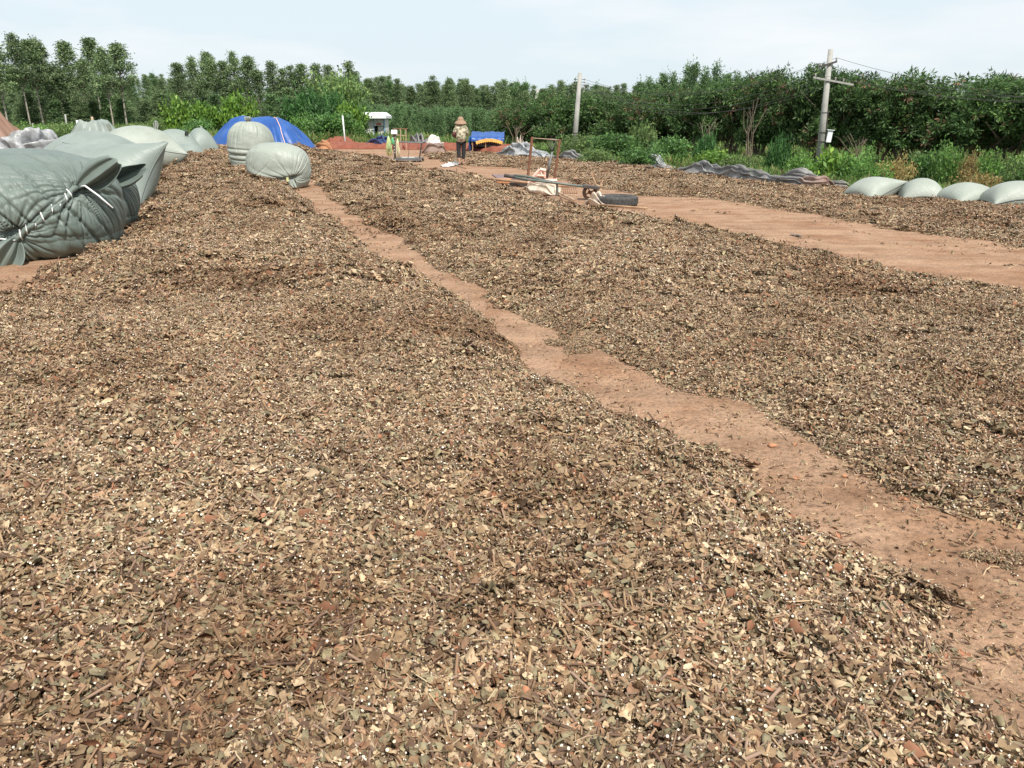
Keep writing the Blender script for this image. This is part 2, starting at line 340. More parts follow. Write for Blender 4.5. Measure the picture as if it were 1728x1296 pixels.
# ------------------------------------------------------------------ terrain
PX = lambda l, z=0.0: [tuple(G(p[0], p[1], z)[:2]) for p in l]
tarp_line = PX([(850, 264), (905, 267), (960, 271), (1020, 275), (1080, 281), (1140, 290), (1200, 296), (1290, 308), (1370, 315), (1430, 321), (1520, 327), (1728, 338)])
yard = tarp_line + [(16, 14.5), (24, 12), (30, -20), (-40, -20), (-40, 30), (-22, 44)] + PX([(560, 246), (860, 251)])
def terrain(x, y):
    d = -sdf(yard, x, y)
    z = -.75*sstep(.3, 5, d)*sstep(-8, 8, x-(-6)) - .15*sstep(0, 6, d)
    z = z + fbm(x*.9, y*.9, 4, 3)*.035 + fbm(x*.12, y*.12, 3, 9)*(.05+.5*sstep(4, 30, d))
    z = z + 7*sstep(150, 330, np.hypot(x, y))*sstep(-20, -120, x) + 2*sstep(150, 330, np.hypot(x, y))
    return z, sstep(.1, 2.2, d+fbm(x*.7, y*.7, 4, 5)*2.0)
def axis(n, lo, near, hi):
    a = np.linspace(0, 1, n); return a
ty = np.concatenate([np.linspace(-30, 0, 30), np.linspace(0, 1, 330)[1:]**2.2*620])
tx = np.sign(np.linspace(-1, 1, 381))*np.abs(np.linspace(-1, 1, 381))**2.3*620
X, Y = np.meshgrid(tx, ty, indexing='ij'); Z, gr = terrain(X, Y)
me = grid_mesh('ground', np.stack([X, Y, Z], -1), M['soil'])
a = me.attributes.new('grass', 'FLOAT', 'POINT'); a.data.foreach_set('value', gr.ravel().astype(np.float32))
g0 = link('ground', me); tag(g0, 'reddish trodden earth yard turning to green scrub ground', None, None, 'structure')
def tz(x, y): return float(terrain(np.array([float(x)]), np.array([float(y)]))[0][0])

# ------------------------------------------------------------------ beds of chopped leaves
bed1 = PX([(485, 308), (520, 337), (560, 366), (612, 396), (640, 432), (690, 455), (760, 482), (830, 530), (872, 562), (882, 590), (950, 630), (1000, 655),
           (1060, 690), (1130, 725), (1200, 752), (1275, 762), (1305, 795), (1380, 860), (1480, 920), (1590, 958), (1655, 990), (1610, 1045), (1640, 1105), (1728, 1180)], .07) + \
       [(2.0, 1.0), (2.6, -.5), (2.6, -4), (-9, -4), (-9, 5)] + PX([(0, 505), (60, 468), (195, 412), (232, 375), (240, 330), (262, 300), (285, 275), (250, 262), (270, 246), (400, 243), (545, 247), (500, 275)], .05)
bed2 = PX([(530, 306), (572, 350), (602, 370), (685, 410), (740, 450), (800, 480), (862, 530), (912, 550), (962, 568), (1060, 622), (1130, 663), (1262, 695),
           (1350, 745), (1400, 778), (1500, 842), (1592, 880), (1728, 905)]) + [(3.2, 2.3), (5, 1.2), (12, 1), (12, 4.2), (7.5, 6.2)] + \
       PX([(1728, 492), (1540, 457), (1430, 432), (1300, 402), (1200, 386), (1080, 365), (990, 348), (900, 331), (850, 312), (800, 300), (690, 284), (640, 268), (590, 259), (520, 252), (495, 275)], .07)
bed3 = PX([(712, 262), (752, 272), (800, 281), (870, 283), (940, 300), (1025, 319), (1084, 330), (1194, 335), (1295, 352), (1379, 361), (1442, 377), (1518, 388), (1590, 398), (1674, 407), (1728, 424)]) + \
       [(9, 8.4), (14, 7.5), (14, 13)] + PX([(1728, 334), (1520, 325), (1430, 319), (1290, 304), (1200, 294), (1080, 280), (960, 270), (850, 262), (760, 258)])
bumps = {1: [(G(590, 515), .17, .6), (G(650, 540), .10, .5), (G(730, 575), .06, .5), (G(350, 268), .20, 6.5), (G(250, 620), .06, .7), (G(1250, 790), .05, .4), (G(520, 400), .06, 1.2), (G(300, 800), .05, .5), (G(1000, 760), .06, .5)],
         2: [(G(760, 380), .05, 1.3), (G(1100, 560), .07, .7), (G(1400, 620), .06, .6), (G(700, 300), .06, 2.5)], 3: []}
def bed_h(k, poly, thick, ew, x, y):
    s = sdf(poly, x, y); r = np.hypot(x, y); rag = fbm(x*2.2, y*2.2, 4, 20+k)*np.clip(.12+.016*r, 0, .5)
    s = s+rag-(.045 if k < 3 else 0)
    z = thick*(1-np.exp(-np.clip(s, -1, 50)/ew)) - .01
    m = sstep(0, ew*1.2, s)
    z = z + m*(fbm(x*.6, y*.6, 3, 31+k)*.24*thick/.2 + fbm(x*2.6, y*2.6, 3, 37+k)*.11*min(1, thick/.15) + fbm(x*9, y*9, 2, 41+k)*.028)
    for c, a, rr in bumps[k]: z = z + m*a*np.exp(-((x-c[0])**2+(y-c[1])**2)/(rr*rr))
    return z, s
def colset(i, n, sets, w):
    return sets[rng.choice(len(sets), n, p=np.array(w)/sum(w))]
def frames(n, tilt):
    """random orthonormal frames, normal tilted from +Z by about tilt radians"""
    az = rng.uniform(0, 2*np.pi, n); th = np.abs(rng.normal(0, tilt, n)); N = np.stack([np.sin(th)*np.cos(az), np.sin(th)*np.sin(az), np.cos(th)], -1)
    a = rng.normal(size=(n, 3)); A = a-(a*N).sum(-1, keepdims=True)*N; A /= np.linalg.norm(A, axis=1, keepdims=True)
    return A, np.cross(N, A), N
LEAF = np.array([(.245, .17, .10), (.33, .24, .15), (.21, .185, .12), (.43, .335, .225), (.11, .068, .045), (.30, .14, .08), (.28, .24, .15), (.19, .12, .07), (.46, .36, .25), (.30, .18, .115)])
LW = [3.2, 3, 2.2, 1.7, 2.1, .8, 1.4, 2.4, .6, 2]
STEM = np.array([(.27, .175, .115), (.19, .12, .08), (.38, .27, .17), (.24, .165, .125), (.13, .08, .055)])
WHITE = np.array([(.78, .74, .66), (.66, .58, .45), (.55, .42, .28)])
def pieces(nleaf, nstem, nwhite, nsliv, rad, h, sz=1.0):
    V = []; F3 = []; F4 = []; F5 = []; C = []; base = 0
    def place(n):
        r = rad*np.sqrt(rng.uniform(0, 1, n)); a = rng.uniform(0, 2*np.pi, n)
        z = rng.uniform(-.3, 1, n)*h*(1-.8*(r/rad)**2)
        return np.stack([r*np.cos(a), r*np.sin(a), z], -1)
    # leaf scraps: ragged, curled and crumpled, two rings of vertices round the middle
    n = nleaf; A, B, N = frames(n, .75); P = place(n); s = rng.gamma(4.5, .0027, n)*sz+.004*sz; s = np.clip(s, .006, .026*sz)*(1+(rng.uniform(0, 1, n) < .02)*.35)
    asp = rng.uniform(.4, .95, n); curl = rng.uniform(-1.5, 1.5, n); curl2 = rng.uniform(-.7, .7, n); k = 8
    def pt(u, v, j): return P+A*u[:, None]+B*(v*(1-.25*np.abs(curl)))[:, None]+N*(curl*v*v/s+curl2*u*u/s+.16*s*rng.uniform(-1, 1, n))[:, None]
    z0 = np.zeros(n); rows = [pt(z0, z0, 0)]; rad_o = [s*rng.uniform(.55, 1.3, n)*(1 if j % 2 else .8) for j in range(k)]
    for fr in (.55, 1.0):
        for j in range(k):
            th = j*2*np.pi/k; rows.append(pt(fr*rad_o[j]*np.cos(th), fr*rad_o[j]*np.sin(th)*asp, j))
    K = 2*k+1; V.append(np.stack(rows, 1).reshape(-1, 3)); i = base+np.arange(n)*K
    for j in range(k):
        j2 = (j+1) % k; F3.append(np.stack([i, i+1+j, i+1+j2], -1)); F4.append(np.stack([i+1+j, i+1+k+j, i+1+k+j2, i+1+j2], -1))
    cc = LEAF[rng.choice(len(LEAF), n, p=np.array(LW)/sum(LW))]*rng.uniform(.7, 1.3, (n, 1))
    C.append((np.repeat(cc[:, None], K, 1)*rng.uniform(.72, 1.25, (n, K, 1))).reshape(-1, 3)); base += n*K
    # chopped stems with pale pith ends
    n = nstem; A, B, N = frames(n, .5); P = place(n)+np.array([0, 0, .002]); L = rng.uniform(.008, .028, n)*sz*(1+(rng.uniform(0, 1, n) < .08)*1.4); r = rng.uniform(.0018, .0046, n)*sz; k = 6
    tilt = rng.normal(0, .5, n); D = A*np.cos(tilt)[:, None]+N*np.sin(tilt)[:, None]; E = np.cross(D, B)
    for side in (-1, 1):
        for rep in range(2):         # second ring carries the pith colour
            for j in range(k):
                th = j*2*np.pi/k
                V.append(P + D*(side*L/1.0+side*rep*.0003)[:, None] + (B*np.cos(th)+E*np.sin(th))*(r*(.93 if rep else 1))[:, None])
    m = len(V); blk = np.stack(V[-4*k:], 1).reshape(-1, 3); del V[-4*k:]; V.append(blk)
    i = base+np.arange(n)*(4*k)
    for j in range(k):
        j2 = (j+1) % k; F4.append(np.stack([i+j, i+j2, i+2*k+j2, i+2*k+j], -1))
    for o in (k, 3*k):
        F5.append(np.stack([i+o+j for j in range(k)], -1))
    sc_ = STEM[rng.integers(0, len(STEM), n)]*rng.uniform(.75, 1.25, (n, 1)); wc = WHITE[rng.integers(0, 3, n)]*rng.uniform(.8, 1, (n, 1))
    c = np.stack([sc_]*k+[wc]*k+[sc_]*k+[wc]*k, 1).reshape(-1, 3); C.append(c); base += n*4*k
    # pale chips
    n = nwhite; A, B, N = frames(n, .8); P = place(n)+np.array([0, 0, .006]); s = rng.uniform(.0018, .0050, n)*sz*(1+(rng.uniform(0, 1, n) < .06)); k = 6; q = rng.uniform(.6, 1, n)
    blk = np.stack([P+A*(s*np.cos(j*2*np.pi/k))[:, None]+B*(s*q*np.sin(j*2*np.pi/k))[:, None]+N*(z*s)[:, None] for z in (-.35, .35) for j in range(k)], 1).reshape(-1, 3); V.append(blk)
    i = base+np.arange(n)*2*k
    F5.append(np.stack([i+k+j for j in range(k)], -1)); F5.append(np.stack([i+j for j in range(k)][::-1], -1))
    for j in range(k): F4.append(np.stack([i+j, i+(j+1) % k, i+k+(j+1) % k, i+k+j], -1))
    C.append(np.repeat(WHITE[np.minimum(rng.integers(0, 4, n), 2)]*rng.uniform(.85, 1.05, (n, 1)), 2*k, 0)); base += n*2*k
    # slivers, bent strips
    n = nsliv; A, B, N = frames(n, .5); P = place(n)+np.array([0, 0, .004]); L = rng.uniform(.012, .035, n)*sz; ww = rng.uniform(.0006, .0016, n)*sz; bd = rng.uniform(-.35, .35, n)
    pts = [P-A*L[:, None], P+(B*bd[:, None]+N*.15)*L[:, None], P+A*L[:, None]]
    blk = np.stack([p+B*(sg*ww)[:, None]+N*(sg*ww*.5)[:, None] for p in pts for sg in (-1, 1)], 1).reshape(-1, 3); V.append(blk); i = base+np.arange(n)*6
    F4.append(np.stack([i, i+1, i+3, i+2], -1)); F4.append(np.stack([i+2, i+3, i+5, i+4], -1))
    C.append(np.repeat(np.array([(.36, .28, .19)])*rng.uniform(.5, 1.4, (n, 1)), 6, 0)); base += n*6
    F = [np.concatenate(F3), np.concatenate(F4), np.concatenate(F5)]
    return mesh_np('leaf_clump', np.concatenate(V), F, np.clip(np.concatenate(C), 0, .85), False, M['leafbits'])
clumps = collection_of('leaf clumps', [pieces(175, 44, 13, 10, .12, .028) for k in range(12)], 'leaf_clump')
bits = collection_of('loose bits', [pieces(11, 5, 2, 2, .15, .002, .75) for k in range(6)], 'loose_leaf_bit')
def sample(n, d0, d1, um=1.0):
    D = np.exp(rng.uniform(math.log(d0), math.log(d1), n)); u = rng.uniform(-um, um, n); return u*(D+1.2), D-0.2
# world grids for the bed surfaces, finer near the drying yard's near end
def bed_object(k, poly, thick, ew, name, label):
    P = np.array(poly); y0, y1 = P[:, 1].min()-.6, P[:, 1].max()+1
    t = np.linspace(0, 1, 520); off = 2.0-y0; yy = y0+off*(np.exp(t*math.log((y1-y0+off)/off))-1) if False else y0+(y1-y0)*(np.expm1(t*3.0)/np.expm1(3.0))
    u = np.linspace(-1.05, 1.05, 420); Yg, U = np.meshgrid(yy, u, indexing='ij'); Xg = U*(np.abs(Yg)*.95+3.0)
    Zg, s = bed_h(k, poly, thick, ew, Xg, Yg)
    i = np.arange(Xg.size).reshape(Xg.shape)
    f = np.stack([i[:-1, :-1], i[:-1, 1:], i[1:, 1:], i[1:, :-1]], -1).reshape(-1, 4)
    Zf = Zg.ravel()-.018; keep = (Zf[f].max(1) > -.03); f = f[keep]
    base = mesh_np(name, np.stack([Xg.ravel(), Yg.ravel(), Zf], -1), [f], None, True, M['heap'])
    # clumps
    pts = []; scl = []
    bands = [(1.0, 3.5), (3.5, 7), (7, 12), (12, 20), (20, 30), (30, 46)]
    for a, b in bands:
        mid = math.sqrt(a*b); sc_ = 1 if mid < 5 else (mid/5)**.62
        dens = (4.6 if b < 8 else 3.4)/(math.pi*(.12*sc_)**2)
        um = .98; st_ = 1/math.sqrt(dens); gx_ = np.arange(-um*(b+1.2), um*(b+1.2), st_); gy_ = np.arange(a-.2, b-.2, st_); xx, yy_ = np.meshgrid(gx_, gy_)
        x = xx.ravel()+rng.uniform(-.5, .5, xx.size)*st_; y = yy_.ravel()+rng.uniform(-.5, .5, xx.size)*st_; kk = np.abs(x) < um*(y+1.4); x, y = x[kk], y[kk]; n = len(x)
        pts.append(np.stack([x, y], -1)); scl.append(np.full(n, sc_)*rng.uniform(.9, 1.2, n))
    p = np.concatenate(pts); sc2 = np.concatenate(scl)
    z, s = bed_h(k, poly, thick, ew, p[:, 0], p[:, 1]); keep = s > .02; p = p[keep]; z = z[keep]; sc2 = sc2[keep]; s = s[keep]
    e = .05; zx = bed_h(k, poly, thick, ew, p[:, 0]+e, p[:, 1])[0]; zy = bed_h(k, poly, thick, ew, p[:, 0], p[:, 1]+e)[0]
    gx = np.clip((zx-z)/e, -1.2, 1.2); gy = np.clip((zy-z)/e, -1.2, 1.2)
    rot = np.stack([np.arctan(gy), -np.arctan(gx), np.zeros(len(p))], -1)
    # spin about local z first: build eulers through matrices is slow, so spin the clump choice and z
    spin = rng.uniform(0, 2*np.pi, len(p)); rx = np.arctan(gy*np.cos(spin)-gx*np.sin(spin)); ry = -np.arctan(gx*np.cos(spin)+gy*np.sin(spin))
    rot = np.stack([rx, ry, spin], -1)
    thin = np.clip(s/.15, .5, 1)
    S3 = np.stack([sc2, sc2, sc2**.7*thin], -1)
    o = scatter(name, np.stack([p[:, 0], p[:, 1], z-.002], -1), rot, S3, rng.integers(0, 12, len(p)), clumps, base, np.clip(.56+1.5*fbm(p[:, 0]*.9+k, p[:, 1]*.7, 4, 90)+.5*fbm(p[:, 0]*4, p[:, 1]*4, 2, 95)+rng.normal(0, .07, len(p)), 0, 1))
    tag(o, label, 'leaf heap', None, 'stuff'); return o
bed_object(1, bed1, .20, .30, 'leaf_bed', 'deep near bed of brown chopped dried leaves and stems, left of the narrow earth path')
bed_object(2, bed2, .13, .25, 'leaf_bed', 'broad middle bed of brown chopped dried leaves between the two earth paths')
bed_object(3, bed3, .05, .3, 'leaf_bed', 'thin far bed of chopped dried leaves running along the crumpled grey tarp')
# loose bits on the paths
n = 6500; D = rng.uniform(1.0, 1, n)*np.exp(rng.uniform(math.log(1.3), math.log(22), n)); x = rng.uniform(-.95, .95, n)*(D+1); y = D
z1, s1 = bed_h(1, bed1, .2, .3, x, y); z2, s2 = bed_h(2, bed2, .13, .25, x, y); z3, s3 = bed_h(3, bed3, .05, .3, x, y)
sm = np.maximum(np.maximum(s1, s2), s3); keep = (sm < .05) & (rng.uniform(0, 1, n) < .10+.9*np.exp(sm/.16))
x, y = x[keep], y[keep]; z = terrain(x, y)[0]; n = len(x)
o = scatter('loose_leaf_bits', np.stack([x, y, z+.003], -1), np.stack([np.zeros(n), np.zeros(n), rng.uniform(0, 6.28, n)], -1), rng.uniform(.6, 1.3, n)*np.clip(np.hypot(x, y)/6, 1, 2.2), rng.integers(0, 6, n), bits)
tag(o, 'stray leaf crumbs and pale stem chips scattered on the earth paths', 'litter', None, 'stuff')
# small spilled heaps on the near path
def spill(px, py, rx, ry, label, n=26, sc_=.5):
    c = G(px, py); a = rng.uniform(0, 6.28, n); r = np.sqrt(rng.uniform(0, 1, n)); x = c.x+r*rx*np.cos(a); y = c.y+r*ry*np.sin(a); z = terrain(x, y)[0]+.02*(1-r)
    o = scatter('spilled_leaves', np.stack([x, y, z], -1), np.stack([0*a, 0*a, a*7], -1), np.full(n, sc_), rng.integers(0, 12, n), clumps); tag(o, label, 'leaf litter', None, 'stuff')
spill(975, 578, .22, .28, 'small spill of chopped leaves at the edge of the narrow path, mid way')
spill(1690, 948, .16, .05, 'thin line of spilled leaves on the narrow path near the right edge', 10, .35)
def stone(px, py, r, label):
    c = G(px, py, .02); V = []
    ph = random.random()*6
    bmv = []
    n1, n2 = 7, 10; P = np.zeros((n1, n2, 3))
    for i in range(n1):
        for j in range(n2):
            t = math.pi*i/(n1-1); f = 2*math.pi*j/(n2-1); q = 1+.22*math.sin(3*f+ph)*math.sin(t)+.15*math.sin(2*t+ph*2)
            P[i, j] = (r*1.2*q*math.sin(t)*math.cos(f), r*q*math.sin(t)*math.sin(f), r*.6*q*math.cos(t))
    o = link('stone', grid_mesh('stone', P, M['orangecloth']), None, c); tag(o, label, 'stone')
stone(1303, 751, .018, 'small orange stone on the narrow path beside the leaf bed tip')
stone(1378, 958+0, .012, 'tiny brown pebble low on the narrow path')
stone(1425, 803, .013, 'pale pebble in the middle of the narrow earth path')

# ------------------------------------------------------------------ big woven bags: inflated-cloth solver
def sim_bag(Wd, Ln, nx, ny, roll=0, pitch=0, yaw=0, press=1.0, grav=.25, steps=170, gather=(1, 1), tie=None, seed=1, fill=.5, flatten=0, lean=None):
    r = np.random.default_rng(seed)
    u = np.linspace(-.5, .5, nx); v = np.linspace(-.5, .5, ny); U, V = np.meshgrid(u, v, indexing='ij')
    env = (1-(2*U)**4)*(1-(2*V)**4)
    P = np.zeros((2, nx, ny, 3)); hx = Wd/(nx-1); hy = Ln/(ny-1)
    for s in (0, 1):
        P[s, ..., 0] = U*Wd; P[s, ..., 1] = V*Ln; P[s, ..., 2] = (1 if s == 0 else -1)*env*.12*Wd
    P[..., 2] += r.normal(0, .004, P.shape[:3])*env
    P += fbm(U*5+seed, V*5, 3, seed)[None, ..., None]*.05*env[None, ..., None]
    if tie is not None:                                  # gather the mouth (v=+.5) towards its middle
        g = sstep(.25, .5, V); P[..., 0] *= (1-g*(1-tie))
    Mx = np.array(Euler((pitch, roll, yaw), 'XYZ').to_matrix()); P = P@Mx.T
    P[..., 2] -= P[..., 2].min()-.02
    vel = np.zeros_like(P); dt = .03
    restx = np.full(ny, hx); restx[0] *= gather[0]; restx[-1] *= gather[1]
    if tie is not None:
        k = int(ny*.10); restx[-k:] *= tie+0*restx[-k:]; restx[-2*k:-k] *= (1+tie)/2+.1
    rx = restx[None, None, :, None]
    def con(P, A, B, rest, stiff, comp):
        d = P[B]-P[A]; l = np.sqrt((d*d).sum(-1, keepdims=True))+1e-9; e = (l-rest)/l
        e = np.where(e > 0, e*stiff, e*comp); c = d*(.5*e); P[A] += c; P[B] -= c
    S = slice
    diag = math.hypot(hx, hy)
    def weld(P):
        for sl in ((0, S(None)), (-1, S(None)), (S(None), 0), (S(None), -1)):
            a = (P[(0,)+sl]+P[(1,)+sl])*.5; P[(0,)+sl] = a; P[(1,)+sl] = a
    cx = 0
    for it in range(steps):
        gx = np.gradient(P, axis=1); gy = np.gradient(P, axis=2); N = np.cross(gx, gy); N[1] *= -1
        f = N/(hx*hy)*press; f[..., 2] -= grav*9.8*.1
        vel = (vel+f*dt*6)*.90; Q = P+vel*dt; old = P.copy(); P = Q
        for k in range(7):
            for o in (0, 1):
                con(P, (S(None), S(o, nx-1, 2)), (S(None), S(o+1, nx, 2)), rx, 1, .12)
                con(P, (S(None), S(None), S(o, ny-1, 2)), (S(None), S(None), S(o+1, ny, 2)), hy, 1, .12)
            for o in (0, 1):
                con(P, (S(None), S(o, nx-1, 2), S(0, ny-1)), (S(None), S(o+1, nx, 2), S(1, ny)), diag, .5, 0)
                con(P, (S(None), S(o, nx-1, 2), S(1, ny)), (S(None), S(o+1, nx, 2), S(0, ny-1)), diag, .5, 0)
            con(P, (S(None), S(0, nx-4)), (S(None), S(4, nx)), 4*hx*.8, 0, .03)
            con(P, (S(None), S(None), S(0, ny-4)), (S(None), S(None), S(4, ny)), 4*hy*.8, 0, .03)
            weld(P)
            g = P[..., 2] < 0; P[..., 2][g] = 0
            P[..., 0][g] = old[..., 0][g]*.7+P[..., 0][g]*.3; P[..., 1][g] = old[..., 1][g]*.7+P[..., 1][g]*.3
        vel = (P-old)/dt; vel = np.clip(vel, -3, 3)
        if it < 60: vel[..., 0] -= vel[..., 0].mean(); vel[..., 1] -= vel[..., 1].mean()
    # light smoothing of grid jitter
    for k in range(2):
        P[:, 1:-1, 1:-1] = P[:, 1:-1, 1:-1]*.6+.1*(P[:, 2:, 1:-1]+P[:, :-2, 1:-1]+P[:, 1:-1, 2:]+P[:, 1:-1, :-2])
    c = P.reshape(-1, 3).mean(0); P[..., 0] -= c[0]; P[..., 1] -= c[1]
    return P
def bag_mesh(P, mat, name='bag_body'):
    _, nx, ny, _ = P.shape; i = np.arange(2*nx*ny).reshape(2, nx, ny)
    j = i.copy(); j[1, 0, :] = i[0, 0, :]; j[1, -1, :] = i[0, -1, :]; j[1, :, 0] = i[0, :, 0]; j[1, :, -1] = i[0, :, -1]
    f0 = np.stack([j[0, :-1, :-1], j[0, 1:, :-1], j[0, 1:, 1:], j[0, :-1, 1:]], -1).reshape(-1, 4)
    f1 = np.stack([j[1, :-1, :-1], j[1, :-1, 1:], j[1, 1:, 1:], j[1, 1:, :-1]], -1).reshape(-1, 4)
    F = np.concatenate([f0, f1]); used = np.unique(F); mp = np.zeros(2*nx*ny, int); mp[used] = np.arange(len(used))
    me = mesh_np(name, P.reshape(-1, 3)[used], [mp[F]], None, True, mat)
    uv = me.uv_layers.new(name='UVMap'); Uc, Vc = np.meshgrid(np.arange(nx)/nx, np.arange(ny)/ny, indexing='ij'); uvv = np.stack([Uc, Vc], -1); uvv = np.stack([uvv, uvv+1.3]).reshape(-1, 2)
    orig = np.concatenate([np.stack([i[0, :-1, :-1], i[0, 1:, :-1], i[0, 1:, 1:], i[0, :-1, 1:]], -1).reshape(-1, 4),
                           np.stack([i[1, :-1, :-1], i[1, :-1, 1:], i[1, 1:, 1:], i[1, 1:, :-1]], -1).reshape(-1, 4)])
    uv.data.foreach_set('uv', uvv[orig.ravel()].astype(np.float32).ravel())
    return me
def ear_mesh(L, w0, w1, mat, seed=0, folds=3, depth=.3, droop=0, name='ear', power=.8):
    """a gathered cloth flap that springs from a tie at the origin along +X and fans out"""
    n, m = 22, 34; P = np.zeros((n, m, 3))
    for i in range(n):
        t = i/(n-1); ww = w0+(w1-w0)*math.sin(math.pi*min(1, .05+t*.80))**power
        for j in range(m):
            a = (j/(m-1)*2-1); wob = math.sin(a*math.pi*folds+seed)*.5+math.sin(a*math.pi*(folds*2.3)+seed*2.1)*.22
            P[i, j] = (L*t*(1-.12*a*a)+.02*L*math.sin(a*7+seed), a*ww*.5*(1-.15*abs(wob)), ww*depth*wob*(1-.25*t)-droop*L*t*t+ww*.5*depth*(a*a))
    me = grid_mesh(name, P, mat); uv = me.uv_layers.new(name='UVMap')
    vi = np.zeros(len(me.loops), np.int32); me.loops.foreach_get('vertex_index', vi)
    g = np.stack([(vi % m)/m*.3, (vi//m)/n*.3], -1); uv.data.foreach_set('uv', g.astype(np.float32).ravel()); return me
def add_bag(P, mat, loc, rz, label, scale=(1, 1, 1), name='woven_bag', group='big woven bags', sub=1, cat='bag', piping=True):
    t = thing(name, label, cat, loc, rz, group); Q_ = P*np.array(scale)
    b = link('bag_body', bag_mesh(Q_, mat), t)
    s = b.modifiers.new('smooth', 'SUBSURF'); s.levels = sub; s.render_levels = sub
    if piping:
        c = Q_.reshape(-1, 3).mean(0)
        for row in (Q_[0, :, 0], Q_[0, :, -1], Q_[0, 0, :], Q_[0, -1, :]):
            o = (row-c); o /= np.linalg.norm(o, axis=1, keepdims=True); pts = row+o*.006; pts = pts[::2]
            MB().tube([tuple(v) for v in pts], .011, 5).build('seam', M['seam'], t, True)
    return t, Q_
def cube_sphere(n):
    a = np.linspace(-1, 1, n); a = np.tan(a*math.pi/4); U, V = np.meshgrid(a, a, indexing='ij'); o = np.ones_like(U); P = []; Fs = []; b = 0
    for X_, Y_, Z_ in ((o, U, V), (-o, V, U), (V, o, U), (U, -o, V), (U, V, o), (V, U, -o)):
        q = np.stack([X_, Y_, Z_], -1); P.append((q/np.linalg.norm(q, axis=-1, keepdims=True)).reshape(-1, 3)); i = b+np.arange(n*n).reshape(n, n)
        Fs.append(np.stack([i[:-1, :-1], i[1:, :-1], i[1:, 1:], i[:-1, 1:]], -1).reshape(-1, 4)); b += n*n
    P = np.concatenate(P); Fs = np.concatenate(Fs); _, ix, inv = np.unique(np.round(P, 6), axis=0, return_index=True, return_inverse=True)
    return P[ix], inv.ravel()[Fs]
def sculpt_bag(r, e, feats, seed=0, n=90, lump=.03):
    """a stuffed bag as one closed surface: rounded body, flattened underside, cloth folds raying from its ties
    feats: ('seam', A, B, depth, width, amp, reach, freq) and ('crease', A, B, depth, width)"""
    D, Fq = cube_sphere(n); k = (np.abs(D)**e).sum(1)**(-1/e); P = D*k[:, None]*np.array(r); N = D/np.array(r); N /= np.linalg.norm(N, axis=1, keepdims=True)
    zc = r[2]*.80; P[:, 2] += zc; low = P[:, 2] < .35*r[2]; t = np.clip(1-P[:, 2]/(.35*r[2]), 0, 3); P[:, :2] *= (1+.10*np.clip(t, 0, 1)*(1-np.clip(t-1, 0, 1)))[:, None]
    P += N*(fbm(P[:, 0]*1.3+seed, P[:, 1]*1.3+P[:, 2]*1.1, 3, seed)*lump*4)[:, None]
    dsp = np.zeros(len(P))
    for f in feats:
        A = np.array(f[1], float); B = np.array(f[2], float); L = np.linalg.norm(B-A)+1e-6; ax = (B-A)/L if L > .01 else np.array([1., 0, 0])
        s_ = np.clip((P-A)@ax, 0, L); C_ = A+s_[:, None]*ax; d = P-C_; dist = np.linalg.norm(d, axis=1)
        ic = np.argmin(((P-(A+B)/2)**2).sum(1)); Nc = N[ic]; side = np.cross(Nc, ax); side /= np.linalg.norm(side)+1e-9
        du = d@ax; dv = d@side; th = np.arctan2(du, np.abs(dv)+1e-6)
        facing = np.clip((N@Nc)*1.6+.4, 0, 1)
        if f[0] == 'seam':
            _, _, _, dep, wid, amp, reach, fr = f
            q = s_*fr+th*fr*.36+np.where(dv > 0, 3.7, 0)+fbm(s_*1.5+seed, dist*.9+np.where(dv > 0, 9, 0), 2, seed+2)*.8
            if L < .02: q = np.arctan2(du, dv)*fr/2+fbm(P[:, 0]*1.5, P[:, 2]*1.5+P[:, 1], 2, seed+1)*1.4
            def crease(q, sd, wdt): 
                c_ = np.floor(q); fr_ = q-c_; w_ = hsh(c_.astype(np.int64), c_.astype(np.int64)*0+3, sd); o_ = .3+.4*hsh(c_.astype(np.int64), c_.astype(np.int64)*0+9, sd)
                rc = reach*(.45+1.3*w_); return np.exp(-((fr_-o_)/wdt)**2)*(.25+w_)*np.exp(-(dist/rc)**1.3), w_
            c1, w1 = crease(q, seed+5, .085+.06*np.clip(dist/reach, 0, 1)); c2, w2 = crease(q*1.9+.37, seed+15, .16); c3, w3 = crease(q*.55+.2, seed+25, .14)
            dsp += facing*(-amp*c1-amp*.15*c2*np.exp(-dist/(reach*.4))-amp*.55*c3+amp*.25*np.exp(-dist/reach)-dep*np.exp(-(dist/wid)**2)-dep*.5*np.exp(-dist/(wid*2.8)))
        else:
            _, _, _, dep, wid = f; env = np.clip(1-(np.abs(du)/.25)**2, 0, 1); dsp += facing*env*(-dep*np.exp(-(dv/wid)**2)+dep*.35*np.exp(-((dv-wid*2.2)/wid/1.6)**2))
    dsp += (1-np.abs(fbm(P[:, 0]*2.2+P[:, 2]*1.5, P[:, 1]*2.2+P[:, 2]*3+seed, 3, seed+7))*4)*.007
    P += N*dsp[:, None]; P[:, 2] = np.maximum(P[:, 2], 0)
    return P, Fq
def sculpted(P, Fq, mat, parent, name='bag_body'):
    me = mesh_np(name, P, [Fq], None, True, mat); uv = me.uv_layers.new(name='UVMap'); vi = np.zeros(len(me.loops), np.int32); me.loops.foreach_get('vertex_index', vi)
    g = np.stack([P[:, 0]*.45+P[:, 1]*.12, P[:, 2]*.5+P[:, 1]*.4], -1)[vi]; uv.data.foreach_set('uv', g.astype(np.float32).ravel()); return link(name, me, parent)
